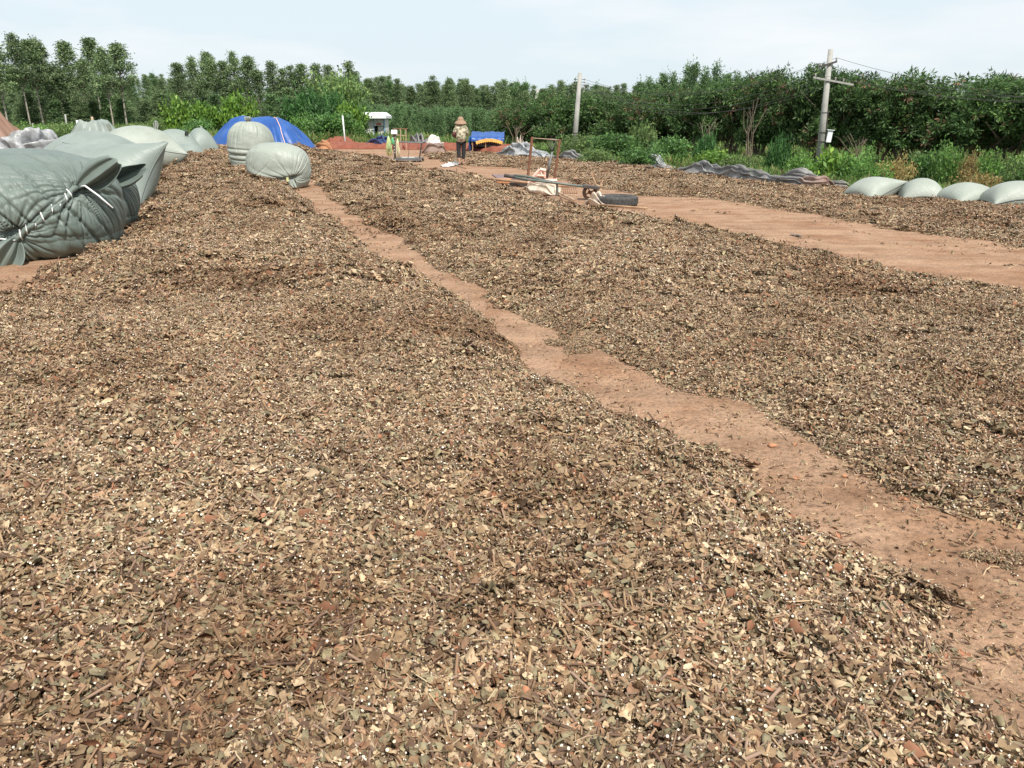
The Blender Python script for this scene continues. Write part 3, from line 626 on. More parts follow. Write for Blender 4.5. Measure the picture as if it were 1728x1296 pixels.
def hit(P, t_mat, px, py):
    """the vertex of a placed bag that shows at a pixel, nearest to the camera"""
    Wp = P@np.array(t_mat.to_3x3()).T+np.array(t_mat.translation); d = Wp-np.array([0, 0, CZ]); zf = d[:, 1]*CP-d[:, 2]*SP; u = d[:, 0]/zf*F+864; v = 648-(d[:, 1]*SP+d[:, 2]*CP)/zf*F
    e = (u-px)**2+(v-py)**2; near = e < max(e.min()*4, 60); i = np.where(near)[0][np.argmin(zf[near])]; return Vector(P[i])
def ear(parent, mesh, p, d, up=(0, 0, 1), name='ear'):
    d = Vector(d).normalized(); u = Vector(up); y = u.cross(d).normalized(); z = d.cross(y)
    m = Matrix((d, y, z)).transposed().to_4x4(); m.translation = Vector(p); o = link(name, mesh, parent); o.matrix_local = m
    so = o.modifiers.new('thick', 'SOLIDIFY'); so.thickness = .006
    return o

pillow = sim_bag(1.35, 1.9, 40, 54, roll=R(8), press=1.1, grav=.35, seed=3, steps=140)
pillow2 = sim_bag(1.3, 1.6, 40, 46, roll=R(-25), press=1.0, grav=.5, seed=5, steps=140)
# ---- the bags in the left foreground
EARS = {k: [ear_mesh(.42, .05, .30, m, 1.3, 2, .35), ear_mesh(.30, .04, .16, m, 2.6, 2, .5), ear_mesh(.5, .06, .26, m, 4.2, 3, .45, .3)] for k, m in (('d', M['bagdark']), ('p', M['bagpale']), ('m', M['bagmid']))}
def base_at(px, py, z=0): return G(px, py, z)
def XY(px, Y): return (px-864)/1345.0*Y
def mat_of(loc, rz): m = Matrix.Rotation(rz, 4, 'Z'); m.translation = Vector(loc); return m
def rope(parent, a, b_, P, r, mat, name, n=14, bulge=.03, seed=0, tw=1):
    """a gathered roll of cloth or a twine following the bag's surface from a to b"""
    pts = []; c = Vector((0, 0, .6))
    for k in range(n+1):
        p_ = a.lerp(b_, k/n); q = P[((P-np.array(p_))**2).sum(1).argmin()]; q = Vector(q); nrm = (q-c).normalized(); pts.append(q+nrm*(bulge+.012*math.sin(k*2.1+seed)))
    for k in range(2): pts = [pts[0]]+[(pts[i-1]+pts[i]*2+pts[i+1])/4 for i in range(1, n)]+[pts[-1]]
    rr = [r*(.75+.35*math.sin(k*1.9+seed)**2) for k in range(n+1)]
    MB().tube(pts, rr, 8).build(name, mat, parent, True); return pts
# the huge laced bag
rad1 = (1.30, 1.75, .715); loc1 = Vector((XY(18, 10.75), 10.75, -.03)); rz1 = R(33); m1 = mat_of(loc1, rz1)
P0, _ = sculpt_bag(rad1, 2.7, [], 5, 60, .02); A1 = hit(P0, m1, 24, 408); B1 = hit(P0, m1, 141, 312)
Mid = (A1+B1)/2; dn = (B1-A1).normalized()
P1, F1 = sculpt_bag(rad1, 2.7, [('seam', A1, B1, .07, .07, .046, .85, 6.0), ('seam', A1, A1, .05, .10, .05, .40, 9), ('seam', B1, B1, .06, .10, .055, .60, 10)], 5, 190, .02)
t = thing('woven_bag', 'huge dark grey green woven bag laced shut with twine, at the left edge in front', 'bag', loc1, rz1, 'big woven bags')
sculpted(P1, F1, M['bagdark'], t)
pts = rope(t, A1, B1, P1, .036, M['bagdark'], 'gathered_mouth', 26, .015, 1)
mb = MB()
for k in range(2, len(pts)-2, 3):
    c = pts[k]; a_ = (pts[k+1]-pts[k-1]).normalized(); n_ = (c-Vector((0, 0, .6))).normalized(); s_ = n_.cross(a_)
    mb.tube([c-s_*.05-a_*.04, c+n_*.045-a_*.01, c+s_*.05+a_*.04], .009, 5)
mb.build('lacing', M['twine'], t, True)
inv = m1.inverted().to_3x3()
def wd(v): return inv@Vector(v)
toc = wd((-loc1.x, -loc1.y, 1.0)).normalized()
ear(t, ear_mesh(.66, .07, .36, M['bagdark'], 1.3, 1, .6), pts[-1]+toc*.02, wd((.86, -.1, .50)), toc)
ear(t, ear_mesh(.46, .06, .36, M['bagdark'], 2.9, 1, .45, .15), pts[0]+toc*.02, wd((-.35, -.45, -.75)), toc)
e0 = pts[-1]+toc*.05
MB().tube([e0, e0+wd((.12, -.10, .02)), e0+wd((.28, -.12, -.10)), e0+wd((.42, -.10, -.25))], .011, 6).build('twine_end', M['twine'], t, True)
e0 = pts[0]+toc*.04; MB().tube([e0, e0+wd((-.12, -.08, .03)), e0+wd((-.3, -.1, .03)), e0+wd((-.5, -.05, .0))], .010, 6).build('twine_end', M['twine'], t, True)
# the second one behind it
rad2 = (1.15, 1.25, .62); loc2 = Vector((XY(94, 12.6), 12.6, -.03)); rz2 = R(34); m2_ = mat_of(loc2, rz2)
P0, _ = sculpt_bag(rad2, 2.6, [], 9, 60, .02); T2 = hit(P0, m2_, 203, 303)
P2, F2 = sculpt_bag(rad2, 2.6, [('seam', T2, T2, .09, .13, .06, .65, 10)], 9, 130, .02)
t = thing('woven_bag', 'dark grey green woven bag with one tied ear, just behind the huge laced bag', 'bag', loc2, rz2, 'big woven bags')
sculpted(P2, F2, M['bagdark'], t); inv = m2_.inverted().to_3x3(); toc = wd((-loc2.x, -loc2.y, 1.0)).normalized()
T2 = Vector(P2[((P2-np.array(T2))**2).sum(1).argmin()])+toc*.03
ear(t, ear_mesh(.64, .07, .30, M['bagdark'], 3.6, 1, .6), T2, wd((.88, -.15, .34)), toc)
MB().tube([T2+wd((.03, -.10, .16)), T2+wd((.06, -.14, .02)), T2+wd((.04, -.14, -.16)), T2+wd((.06, -.13, -.34))], .015, 6).build('twine_end', M['twine'], t, True)
MB().tube([T2+wd((-.25, -.08, .05)), T2+wd((-.12, -.1, .0)), T2+wd((-.03, -.1, .02)), T2+wd((.03, -.12, .12))], .012, 6).build('twine_end', M['twine'], t, True)

pil_big = sim_bag(2.2, 3.2, 50, 66, roll=R(-14), press=1.15, grav=.3, seed=11, steps=150)
roll_big = sim_bag(2.5, 3.4, 50, 60, roll=R(-64), press=1.2, grav=.16, seed=12, steps=130)
add_bag(roll_big, M['bagmid'], (XY(168, 16.9), 16.9, .0), R(64), 'long grey green bag behind the laced pair, its sharp seamed corner pointing right', scale=(.82, .98, .66))
add_bag(pil_big, M['bagmid'], (XY(165, 23.5), 23.5, .05), R(72), 'grey topped bag humped behind the long bag with the sharp corner', scale=(1.0, .95, 1.1))
def top_at(Q_, dx, dy):
    q = Q_[0].reshape(-1, 3); return Vector(q[np.argmin((q[:, 0]-dx)**2+(q[:, 1]-dy)**2)])
# pale bag with ears up
b, Q_ = add_bag(pil_big, M['bagpale'], (XY(243, 27), 27, .10), R(-58), 'plump pale grey bag with two twisted ears standing up on top', scale=(.86, .84, 1.16))
for dx, dy, d in ((-.2, -.75, (-.35, 0, 1)), (.2, .55, (.1, .1, 1))): ear(b, EARS['p'][1], top_at(Q_, dx, dy)-Vector((0, 0, .03)), Matrix.Rotation(R(58), 3, 'Z')@Vector(d), (1, 0, 0))
for (px, Y_, P_, mt, rz, s_, lab, er) in [
    (304, 33, pillow, 'm', -60, (1.25, 1.0, 1.75), 'grey bag lying half hidden to the right of the plump pale bag', [(.45, .4, (.6, 0, .8))]),
    (347, 34, pillow2, 'm', 40, (.95, .8, 2.5), 'upright grey green bag with a small tied ear, left of the blue tarp heap', [(.2, .35, (.1, 0, 1)), (-.45, .2, (-.6, 0, .8))]),
    (324, 32, pillow2, 'm', 75, (.8, .8, 1.3), 'low grey bag corner between two grey bags beside the leaf bed', [])]:
    b, Q_ = add_bag(P_, M['bagmid'], (XY(px, Y_), Y_, .12), R(rz), lab, scale=s_)
    for dx, dy, d in er: ear(b, EARS['m'][1], top_at(Q_, dx, dy)-Vector((0, 0, .03)), d, (1, 0, 0))
def simple(label, loc, rz, rad_, e, feats, seed, mt, n=100, lump=.03, extra=None):
    P_, F_ = sculpt_bag(rad_, e, feats, seed, n, lump); t = thing('woven_bag', label, 'bag', loc, rz, 'big woven bags'); sculpted(P_, F_, M[mt], t); return t, P_
t, P_ = simple('pale tied bag cut by the left edge in front of the brown tarp heap', (XY(-12, 27), 27, .0), 0, (.62, .6, .42), 2.4, [('seam', (.4, -.3, .55), (.4, -.3, .55), .06, .12, .05, .35, 9)], 31, 'bagpale')
ear(t, EARS['p'][0], (.45, -.3, .55), (.3, 0, 1), (1, 0, 0))
# upright tied bag and the slumped one in front
TZ = 1.42
t, P_ = simple('pale bag standing upright with its gathered mouth tied in a tuft', (XY(431, 26), 26, .0), R(4), (.70, .66, .90), 2.6,
    [('seam', (0, 0, 1.62), (0, 0, 1.62), .06, .16, .045, .55, 9), ('crease', (-.75, -.45, .62), (.75, -.45, .55), .05, .04), ('crease', (-.7, -.5, .78), (.3, -.6, .70), .02, .03), ('crease', (-.6, -.5, .45), (.7, -.5, .42), .025, .03)], 17, 'bagpale', 120)
mouth = Vector((0, 0, P_[:, 2].max()-.03)); mouth = Vector(P_[((P_-np.array((0, 0, 1.62)))**2).sum(1).argmin()])+Vector((0, 0, .05))
for k in range(9):
    a = k*2*math.pi/9; ear(t, ear_mesh(.17, .05, .14, M['bagpale'], k*1.7, 2, .5, name='tuft_fold'), mouth, (math.cos(a)*.7, math.sin(a)*.7, .8 if k % 2 else 1.4), (0.01, 0, 1), 'tuft_fold')
MB().lathe([(.085, -.035), (.10, 0), (.085, .03)], mouth, 16).build('tie_cord', M['darksteel'], t, True)
gb = G(474, 303); t, P_ = simple('plump pale bag slumped on its side in front of the standing tied bag', (XY(473, 20.4), 20.4, .0), R(-6), (.80, .62, .60), 2.6,
    [('seam', (.55, -.50, .22), (.55, -.50, .22), .06, .09, .045, .35, 9), ('seam', (-.62, -.42, .22), (-.62, -.42, .22), .05, .10, .045, .30, 9), ('crease', (-.5, -.6, .24), (.5, -.6, .20), .06, .05)], 23, 'bagpale', 120)
MB().box((.44, -.60, .24), (.05, .03, .10)).build('yellow_tie', M['yellow'], t); ear(t, ear_mesh(.22, .05, .18, M['bagpale'], 2.6, 2, .5), (.58, -.58, .24), (.35, -.3, -.7), (0, -1, 0))
for sx in (-1, 1): pass
# a row of bags on the right along the tarp
names = ['first bag of the right hand row, beside the bunched grey tarp, corner fin facing forward', 'second bag of the right hand row, smooth backed with a small corner fold at right',
         'third bag of the right hand row, touching the second and showing a diagonal seam', 'last bag of the right hand row, cut by the right edge of the photo']
roll_small = sim_bag(1.3, 1.6, 38, 44, roll=R(-52), press=1.1, grav=.22, seed=15, steps=120)
roll_other = sim_bag(1.25, 1.5, 38, 42, roll=R(-38), press=1.0, grav=.28, seed=27, steps=120)
for (px, Y_, rz, s_, P_), lab in zip([(1470, 17.6, 22, (.92, .60, .62), roll_small), (1552, 17.1, 74, (.70, .56, 1.0), pillow2), (1627, 16.5, 10, (.86, .66, .74), roll_other), (1714, 15.8, 84, (.66, .66, .78), pillow)], names):
    add_bag(P_, M['bagpale'], ((px-864)/1335*Y_, Y_, -.02), R(rz), lab, scale=s_, group='bags in a row by the grey tarp')

# ------------------------------------------------------------------ crumpled sheets
def crumple(name, path, wd, ht, mat, label, cat, seed=0, fr=1.0, n2=34, step=.07, z0=0.0, arch=1.0, parent=None, fac=1.0):
    P = np.array([(p[0], p[1]) for p in path], float); seg = np.linalg.norm(np.diff(P, axis=0), axis=1); Ls = np.concatenate([[0], np.cumsum(seg)])
    s = np.arange(0, Ls[-1], step); cx = np.interp(s, Ls, P[:, 0]); cy = np.interp(s, Ls, P[:, 1])
    k = 9; ker = np.ones(k)/k; 
    if len(s) > 3*k: cx[k:-k] = np.convolve(cx, ker, 'same')[k:-k]; cy[k:-k] = np.convolve(cy, ker, 'same')[k:-k]
    tx_ = np.gradient(cx); ty_ = np.gradient(cy); l = np.hypot(tx_, ty_)+1e-9; nx_, ny_ = -ty_/l, tx_/l
    c = np.linspace(-1, 1, n2); Sg, Cg = np.meshgrid(s, c, indexing='ij')
    ends = sstep(0, .4, Sg)*sstep(0, .4, Ls[-1]-Sg)
    wv = wd*(1+.5*fbm(Sg*.8, Sg*0+seed, 3, seed))*(.3+.7*ends)
    rid = lambda f, sd: 1-4*np.abs(fbm(Sg*f*.8+Cg*f*.5, Cg*f*1.4+2*fbm(Sg*.9, Cg*.7, 2, sd+6), 2, sd))
    ph = Cg*math.pi*(1.3+.6*fr)+5.5*fbm(Sg*.55*fr+seed, Cg*.6, 2, seed+3)+1.6*fbm(Sg*2.2, Cg*1.5, 2, seed+4)
    fold = np.abs(np.sin(ph))**.8; arc = np.clip(1-Cg**2, 0, 1)**.55
    h = ht*arc*(.25+1.5*vnoise(Sg*.9*fr, Sg*0, seed+5)**1.5)*(.30+.70*fold+.16*rid(2.6*fr, seed+8))*(.15+.85*ends)
    if fac == 0: h = ht*arc*(.7+.5*fbm(Sg*.8, Cg*2, 4, seed)+.25*rid(1.8, seed+8))*(.15+.85*ends)
    off = Cg*wv*.5+np.sin(2*ph)*.09*wd*(fac > 0); lat = fbm(Sg*2.3*fr, Cg*2+4, 3, seed+12)*.16*wd
    X_ = cx[:, None]+nx_[:, None]*(off+lat); Y_ = cy[:, None]+ny_[:, None]*(off+lat)
    Z_ = z0+np.clip(h, 0, 9)+.015; gz = terrain(X_, Y_)[0]; gz = np.maximum(gz, -.1)
    o = link(name, grid_mesh(name, np.stack([X_, Y_, Z_+gz], -1), mat)); so = o.modifiers.new('thick', 'SOLIDIFY'); so.thickness = .006
    if parent: o.parent = parent
    else: tag(o, label, cat)
    return o
tl = [Vector((a[0], a[1])) for a in tarp_line]
crumple('tarp_roll', [p_+Vector((-.15, -.45)) for p_ in tl[1:9]], .8, .24, M['greytarp'], 'long crumpled grey tarp rolled back along the far edge of the thin leaf bed', 'tarp', 3, 1.2)
crumple('tarp_heap', [G(1300, 308), G(1360, 312), G(1405, 313), G(1440, 313)], 1.0, .30, M['greytarp'], 'bunched grey tarp piled just left of the row of pale bags', 'tarp', 14, 1.3)
crumple('tarp_fold', [G(1340, 314), G(1375, 318), G(1405, 317)], .6, .42, M['brownrag'], 'rust brown stained fold of tarp on the bunched grey tarp', 'tarp', 22, 1.4)
crumple('plastic_scrap', [G(1075, 280), G(1100, 281), G(1145, 285)], .6, .34, M['silver'], 'silvery plastic bunch on the grey tarp roll, right of the near power pole foot', 'plastic sheet', 27, 1.5)
crumple('plastic_scrap', [G(1455, 324), G(1490, 325), G(1520, 324)], .35, .10, M['silver'], 'white plastic scrap on the ground between the first two right hand bags', 'plastic sheet', 29, 2)
crumple('plastic_sheet', [G(846, 264), G(870, 265), G(905, 268), G(928, 270)], 1.4, .55, M['silver'], 'silvery grey plastic sheeting peaked in folds just behind the upright rusty frame', 'plastic sheet', 33, .8)
crumple('blue_tarp_scrap', [G(858, 256), G(880, 256), G(905, 257)], 1.2, .6, M['darkblue'], 'crumpled dark blue tarp scraps beyond the silvery plastic, left of the far pole', 'tarp', 37, .8)
crumple('orange_sack_scrap', [G(886, 254), G(902, 254), G(914, 255)], .7, .45, M['orangecloth'], 'orange cloth scrap draped over the dark blue tarp scraps', 'cloth', 39, 1.2)
crumple('dirty_sack', [G(864, 261), G(872, 261), G(880, 262)], .5, .6, M['cream'], 'grubby beige sack lump beside the dark blue tarp scraps', 'sack', 41, 1.3)
crumple('blue_tarp_roll', [G(612, 250), G(630, 250), G(658, 251)], 1.5, .42, M['darkblue'], 'loose dark blue tarp heaped on the ground before the white cabin', 'tarp', 43, .7)
crumple('grey_tarp_fold', [G(684, 249), G(700, 249), G(712, 250)], 1.2, .5, M['greytarp'], 'grey tarp lump behind the red earth bank, right of the platform scale', 'tarp', 47, .9)
crumple('grey_sheet', [(XY(0, 25), 25), (XY(40, 25), 25), (XY(80, 25), 25), (XY(118, 26), 26)], 3.0, 1.0, M['silver'], 'crumpled grey and white plastic sheeting at the foot of the brown tarp heap', 'plastic sheet', 51, 1.0)
crumple('grey_sheet', [(XY(-20, 20), 20), (XY(20, 20), 20), (XY(60, 20), 20)], 2.6, .85, M['silver'], 'nearer strip of crumpled silvery sheeting above the huge laced bag', 'plastic sheet', 53, 1.0)
crumple('orange_sheet', [G(538, 257), G(550, 258), G(566, 258)], .9, .45, M['orangecloth'], 'earth orange cloth at the right foot of the blue tarp heap', 'cloth', 57, 1.3)
crumple('blue_scrap', [G(60, 244), G(66, 244), G(72, 244)], .6, .8, M['bluetarp'], 'small bright blue scrap beside the brown tarp heap', 'cloth', 59, 1.3)
crumple('orange_mat', [(XY(45, 40), 40), (XY(65, 41), 41), (XY(95, 42), 42)], 2.6, .5, M['orangecloth'], 'orange earth stained sheet in the weeds right of the brown tarp heap', 'cloth', 61, .8)

def covered(name, cx, cy, wx, wy, h, mat, label, seed, rz=0, sharp=1.0, skew=0, ropes=()):
    """a tarp draped over a heap: a height field with sagging folds running down its sides"""
    n = 90; a = np.linspace(-1.25, 1.25, n); U, V = np.meshgrid(a, a, indexing='ij'); ang = np.arctan2(V, U); r = (np.abs(U)**2.6+np.abs(V)**2.6)**(1/2.6)
    prof = 1-np.clip((r-.34)/.66, 0, 1)**(1.1*sharp); prof = np.clip(prof, 0, 1)
    fold = (1-np.abs(fbm(ang*3.6+seed+r*.7, r*.9, 3, seed))*5)*.13*sstep(.15, .75, r)*sstep(1.15, .85, r)+(1-np.abs(fbm(U*1.7+V*2.5, V*1.2-U+seed, 3, seed+2))*5)*.05
    H = h*(prof*(1+skew*U)+fold+fbm(U*2.2+seed, V*2.2, 3, seed+4)*.22*sstep(1, .7, r)) + .03*(1-np.abs(fbm(U*6, V*6, 3, seed+9))*4)
    H = np.where(r > 1.0, np.maximum(0, .05+fbm(U*5, V*5, 3, seed)*.15)*sstep(1.3, 1.0, r), np.maximum(H, .03))
    P = np.stack([U*wx*(1+.06*fbm(V*3, U*0+seed, 2, seed)), V*wy, H], -1)
    t = thing(name, label, 'tarp heap', (cx, cy, 0), rz)
    o = link('tarp_cover', grid_mesh('tarp_cover', P, mat), t); so = o.modifiers.new('thick', 'SOLIDIFY'); so.thickness = .008
    def hh(u, v):
        i = int(round((u+1.25)/2.5*(n-1))); j = int(round((v+1.25)/2.5*(n-1))); return Vector(P[max(0, min(n-1, i)), max(0, min(n-1, j))])+Vector((0, 0, .03))
    for (u0, v0), (u1, v1), rr, mt in ropes:
        MB().tube([hh(u0+(u1-u0)*k/14, v0+(v1-v0)*k/14) for k in range(15)], rr, 6).build('rope', mt, t, True)
    return t
p = base_at(450, 246)
covered('blue_tarp_heap', XY(449, 43), 43, 2.72, 2.4, 1.62, M['bluetarp'], 'large heap covered with a bright blue tarp behind the standing pale bag', 4, 0, 1.3, .0, [((.30, -.1), (.80, -1.1), .022, M['pinkpaint'])])
covered('brown_tarp_heap', XY(-45, 33), 33, 2.7, 2.6, 2.55, M['browntarp'], 'tall heap under a brown tarp at the left edge of the photo', 12, 0, .75)
covered('grey_covered_heap', XY(175, 33), 33, 1.35, 1.3, 1.5, M['bagmid'], 'low heap under a grey green cover behind the humped grey bag', 21)

# red earth bank
def bank(pts, wd, ht, name, label, seed):
    o = crumple(name, pts, wd, ht, M['redearth'], label, 'earth bank', seed, .8, 30, .12, fac=0); o.modifiers.clear(); return o
bank([G(536, 252)+Vector((0, 2, 0)), G(600, 252)+Vector((0, 1.5, 0)), G(680, 252)+Vector((0, 1, 0)), G(790, 253), G(880, 256), G(920, 260)], 2.6, .40, 'earth_bank', 'low bank of raw red earth beyond the far leaf beds', 66)
bank([G(548, 250)+Vector((0, 2, 0)), G(575, 248)+Vector((0, 3, 0))], 1.6, .6, 'earth_mound', 'small reddish earth mound at the foot of the roadside bushes', 68)

# ------------------------------------------------------------------ vegetation
def foliage(ctrs, nper, spread, ll, lw, cols, droop=0.3, wts=None, whorl=False, shade=.25):
    """diamond leaves round cluster centres; returns vertices, quads, colours"""
    n = len(ctrs)*nper; c = np.repeat(ctrs, nper, 0)
    d = rng.normal(size=(n, 3)); d[:, 2] -= droop; d /= np.linalg.norm(d, axis=1, keepdims=True)
    if whorl: p = c+d*np.array(spread)*rng.uniform(.2, .6, (n, 1))
    else: p = c+rng.normal(size=(n, 3))*np.array(spread)
    L = ll*rng.uniform(.6, 1.3, n)[:, None]; Wd = lw*rng.uniform(.6, 1.3, n)[:, None]
    s = np.cross(d, rng.normal(size=(n, 3))); s /= np.linalg.norm(s, axis=1, keepdims=True); nn_ = np.cross(d, s)
    V = np.stack([p, p+d*L*.5+s*Wd*.5+nn_*Wd*.1, p+d*L, p+d*L*.5-s*Wd*.5+nn_*Wd*.1], 1).reshape(-1, 3)
    i = np.arange(n)*4; F_ = np.stack([i, i+1, i+2, i+3], -1)
    cc = np.array(cols)[rng.choice(len(cols), n, p=wts)]
    cl = np.repeat(rng.uniform(1-shade, 1+shade, (len(ctrs), 1)), nper, 0); cc = cc*cl*rng.uniform(.8, 1.2, (n, 1))
    return V, F_, np.repeat(cc, 4, 0)
def fol_mesh(name, parts):
    V = []; Fs = []; C = []; b = 0
    for v, f, c in parts: V.append(v); Fs.append(f+b); C.append(c); b += len(v)
    return mesh_np(name, np.concatenate(V), [np.concatenate(Fs)], np.clip(np.concatenate(C)*1.2, 0, 1), False, M['foliage'])
def trunk_mesh(name, limbs, mat):
    mb = MB()
    for pts, r0, r1 in limbs: mb.tube(pts, r0, 7, r1)
    me = bpy.data.meshes.new(name); me.from_pydata(mb.v, [], mb.f); me.update(); me.polygons.foreach_set('use_smooth', [True]*len(me.polygons)); me.materials.append(mat); return me
EUC = [(.12, .18, .08), (.16, .225, .095), (.09, .14, .068), (.20, .255, .12)]
def euc(seed, bare=.42, wid=.13, ncl=60, leaf=.34):
    """unit-height-10 eucalyptus: thin pale trunk, airy clumped crown narrowing to a dome"""
    rs = np.random.default_rng(seed); H = 10; bend = rs.normal(0, .25, 2)
    def tr(t): return np.array([bend[0]*t*t, bend[1]*t*t, t*H])
    limbs = [([tuple(tr(t)) for t in np.linspace(0, .97, 9)], .085, .015)]; ctr = []
    for k in range(ncl):
        t = bare+(1-bare)*rs.uniform(0, 1)**.95; f = (t-bare)/(1-bare)
        wdt = wid*H*1.25*((1-f*.97)**.85)*min(1, f*3.2+.45); a = rs.uniform(0, 6.28); rr = wdt*rs.uniform(.25, 1)
        p = tr(t)+np.array([rr*math.cos(a), rr*math.sin(a), rs.uniform(-.1, .5)]); p[2] = min(p[2], H*1.01); ctr.append(p)
        if k % 2 == 0: s0 = tr(max(bare*.9, t-.09)); limbs.append(([tuple(s0), tuple((s0+p)/2+np.array([0, 0, -.05])), tuple(p)], .028, .008))
    V = foliage(np.array(ctr), 34, (.21, .21, .17), leaf*.75, leaf*.30, EUC, .6, None, False, .32)
    return trunk_mesh('trunk', limbs, M['bark_pale']), fol_mesh('crown', [V])
def sapling(seed):                                       # feathery young tree, foliage to the ground
    rs = np.random.default_rng(seed); H = 10; ctr = []
    for k in range(85):
        t = rs.uniform(.06, 1); wdt = 1.55*(1-t)**.62*(.6+.4*min(1, t*5)); a = rs.uniform(0, 6.28); rr = wdt*rs.uniform(.2, 1.05); ctr.append((rr*math.cos(a), rr*math.sin(a), t*H))
    V = foliage(np.array(ctr), 50, (.27, .27, .38), .40, .12, [(.12, .20, .085), (.16, .25, .10), (.085, .15, .065)], -.7)
    return trunk_mesh('trunk', [([(0, 0, 0), (0, 0, 9)], .07, .02)], M['bark']), fol_mesh('crown', [V])
MANGO = [(.055, .105, .036), (.08, .145, .042), (.115, .19, .055), (.04, .08, .03), (.20, .085, .05), (.13, .11, .05)]
def mango(seed, dead=.05):
    """unit about 5 m tall and wide; short forked trunk, lumpy dome of whorled long leaves"""
    rs = np.random.default_rng(seed); limbs = []; ctr = []
    lob = [(rs.uniform(-1.6, 1.6), rs.uniform(-1.3, 1.3), rs.uniform(1.7, 3.9), rs.uniform(.8, 1.35)) for k in range(13)]
    for k in range(4):
        a = rs.uniform(0, 6.28); m = (math.cos(a)*.5, math.sin(a)*.5, 1.1+rs.uniform(0, .5)); e = lob[k]
        limbs.append(([(0, 0, 0), (m[0]*.3, m[1]*.3, .6), m, (e[0], e[1], e[2])], .12, .03))
    for k in range(14):
        e = lob[rs.integers(0, len(lob))]; a = rs.uniform(0, 6.28); s0 = (rs.uniform(-.6, .6), rs.uniform(-.6, .6), rs.uniform(.6, 1.6)); limbs.append(([s0, (s0[0]*.5+e[0]*.5+rs.uniform(-.2, .2), s0[1]*.5+e[1]*.5, (s0[2]+e[2])/2-.1), (e[0]+math.cos(a)*e[3], e[1]+math.sin(a)*e[3], e[2]+rs.uniform(-.4, .5))], .03, .012))
    for (x, y, z, r) in lob:
        n = int(46*r*r)
        for k in range(n):
            d = rs.normal(size=3); d /= np.linalg.norm(d); d[2] = d[2] if d[2] > -.5 else -d[2]*.5
            q = r*rs.uniform(.72, 1.05); ctr.append((x+d[0]*q, y+d[1]*q, z+d[2]*q*.8))
    ctr = np.array(ctr); ctr = ctr[ctr[:, 2] > .7]
    w_ = np.array([3, 3.5, 2, 2.2, dead*12, .35]); w_ /= w_.sum()
    isd = rs.uniform(0, 1, len(ctr)) < dead
    parts = [foliage(ctr[~isd], 26, (.30, .30, .24), .22, .062, MANGO[:4], .25, np.array([3, 3.5, 2, 2.2])/10.7, True, .35)]
    if isd.any(): parts.append(foliage(ctr[isd], 16, (.24, .24, .22), .20, .06, [(.16, .085, .05), (.22, .13, .08), (.12, .075, .045)], .9, None, True, .2))
    return trunk_mesh('trunk', limbs, M['bark']), fol_mesh('crown', parts)
def shrub(seed, cols, ll=.17, lw=.09, n=240, per=14, squash=.8):
    """unit 1 m half-width shrub, 1.6 m tall"""
    rs = np.random.default_rng(seed); ctr = []; lob = [(rs.uniform(-.55, .55), rs.uniform(-.5, .5), rs.uniform(.3, 1.1), rs.uniform(.35, .6)) for k in range(9)]; limbs = []
    for k in range(7): e = lob[k]; limbs.append(([(0, 0, 0), (e[0]*.5, e[1]*.5, e[2]*.6), (e[0], e[1], e[2]+.2)], .022, .006))
    for k in range(n):
        e = lob[rs.integers(0, 9)]; d = rs.normal(size=3); d /= np.linalg.norm(d); q = e[3]*rs.uniform(.5, 1.08); ctr.append((e[0]+d[0]*q, e[1]+d[1]*q, max(.05, e[2]+d[2]*q*squash)))
    return trunk_mesh('stems', limbs, M['bark']), fol_mesh('foliage', [foliage(np.array(ctr), per, (.10, .10, .09), ll, lw, cols, -.1, None, False, .35)])
def place_tree(pair, name, label, cat, x, y, h, wd, rz=None, group=None, unit=10.0, lean=(0, 0), z=None, child=('trunk', 'crown')):
    t = thing(name, label, cat, (x, y, (tz(x, y) if z is None else z)-.05), rng.uniform(0, 6.28) if rz is None else rz, group)
    t.scale = (wd, wd, h/unit); t.rotation_euler = (lean[0], lean[1], t.rotation_euler[2])
    link(child[0], pair[0], t); link(child[1], pair[1], t); return t
def norm(pair, H, hw):
    me = pair[1]; c = np.zeros(len(me.vertices)*3, np.float32); me.vertices.foreach_get('co', c); c = c.reshape(-1, 3)
    f = np.array([hw/np.percentile(np.abs(c[:, :2]).max(1), 96)]*2+[H/np.percentile(c[:, 2], 99.3)], np.float32)
    for m_ in pair:
        c = np.zeros(len(m_.vertices)*3, np.float32); m_.vertices.foreach_get('co', c); m_.vertices.foreach_set('co', (c.reshape(-1, 3)*f).ravel()); m_.update()
    return pair
E = [euc(k, .44+.05*(k % 3), .135+.02*(k % 2), 118) for k in range(5)]
E2 = [euc(k+20, .16, .14, 140) for k in range(4)]
S = [sapling(k+40) for k in range(3)]
MG = [mango(k+60, [.09, .26, .07, .16, .06][k]) for k in range(5)]
E = [norm(p_, 10, 1.5) for p_ in E]; E2 = [norm(p_, 10, 1.5) for p_ in E2]; S = [norm(p_, 10, 1.35) for p_ in S]; MG = [norm(p_, 4.75, 2.35) for p_ in MG]
def ptree(pair, px, ytop, Yd, wpx, name, label, cat, group=None, unit=10., uw=2.9, child=('trunk', 'crown')):
    q = W(px, ytop, Yd); gz = tz(q.x, Yd); h = q.z-gz; wd = wpx/F*Yd/uw
    return place_tree(pair, name, label, cat, q.x, Yd, h, wd, None, group, unit, child=child)
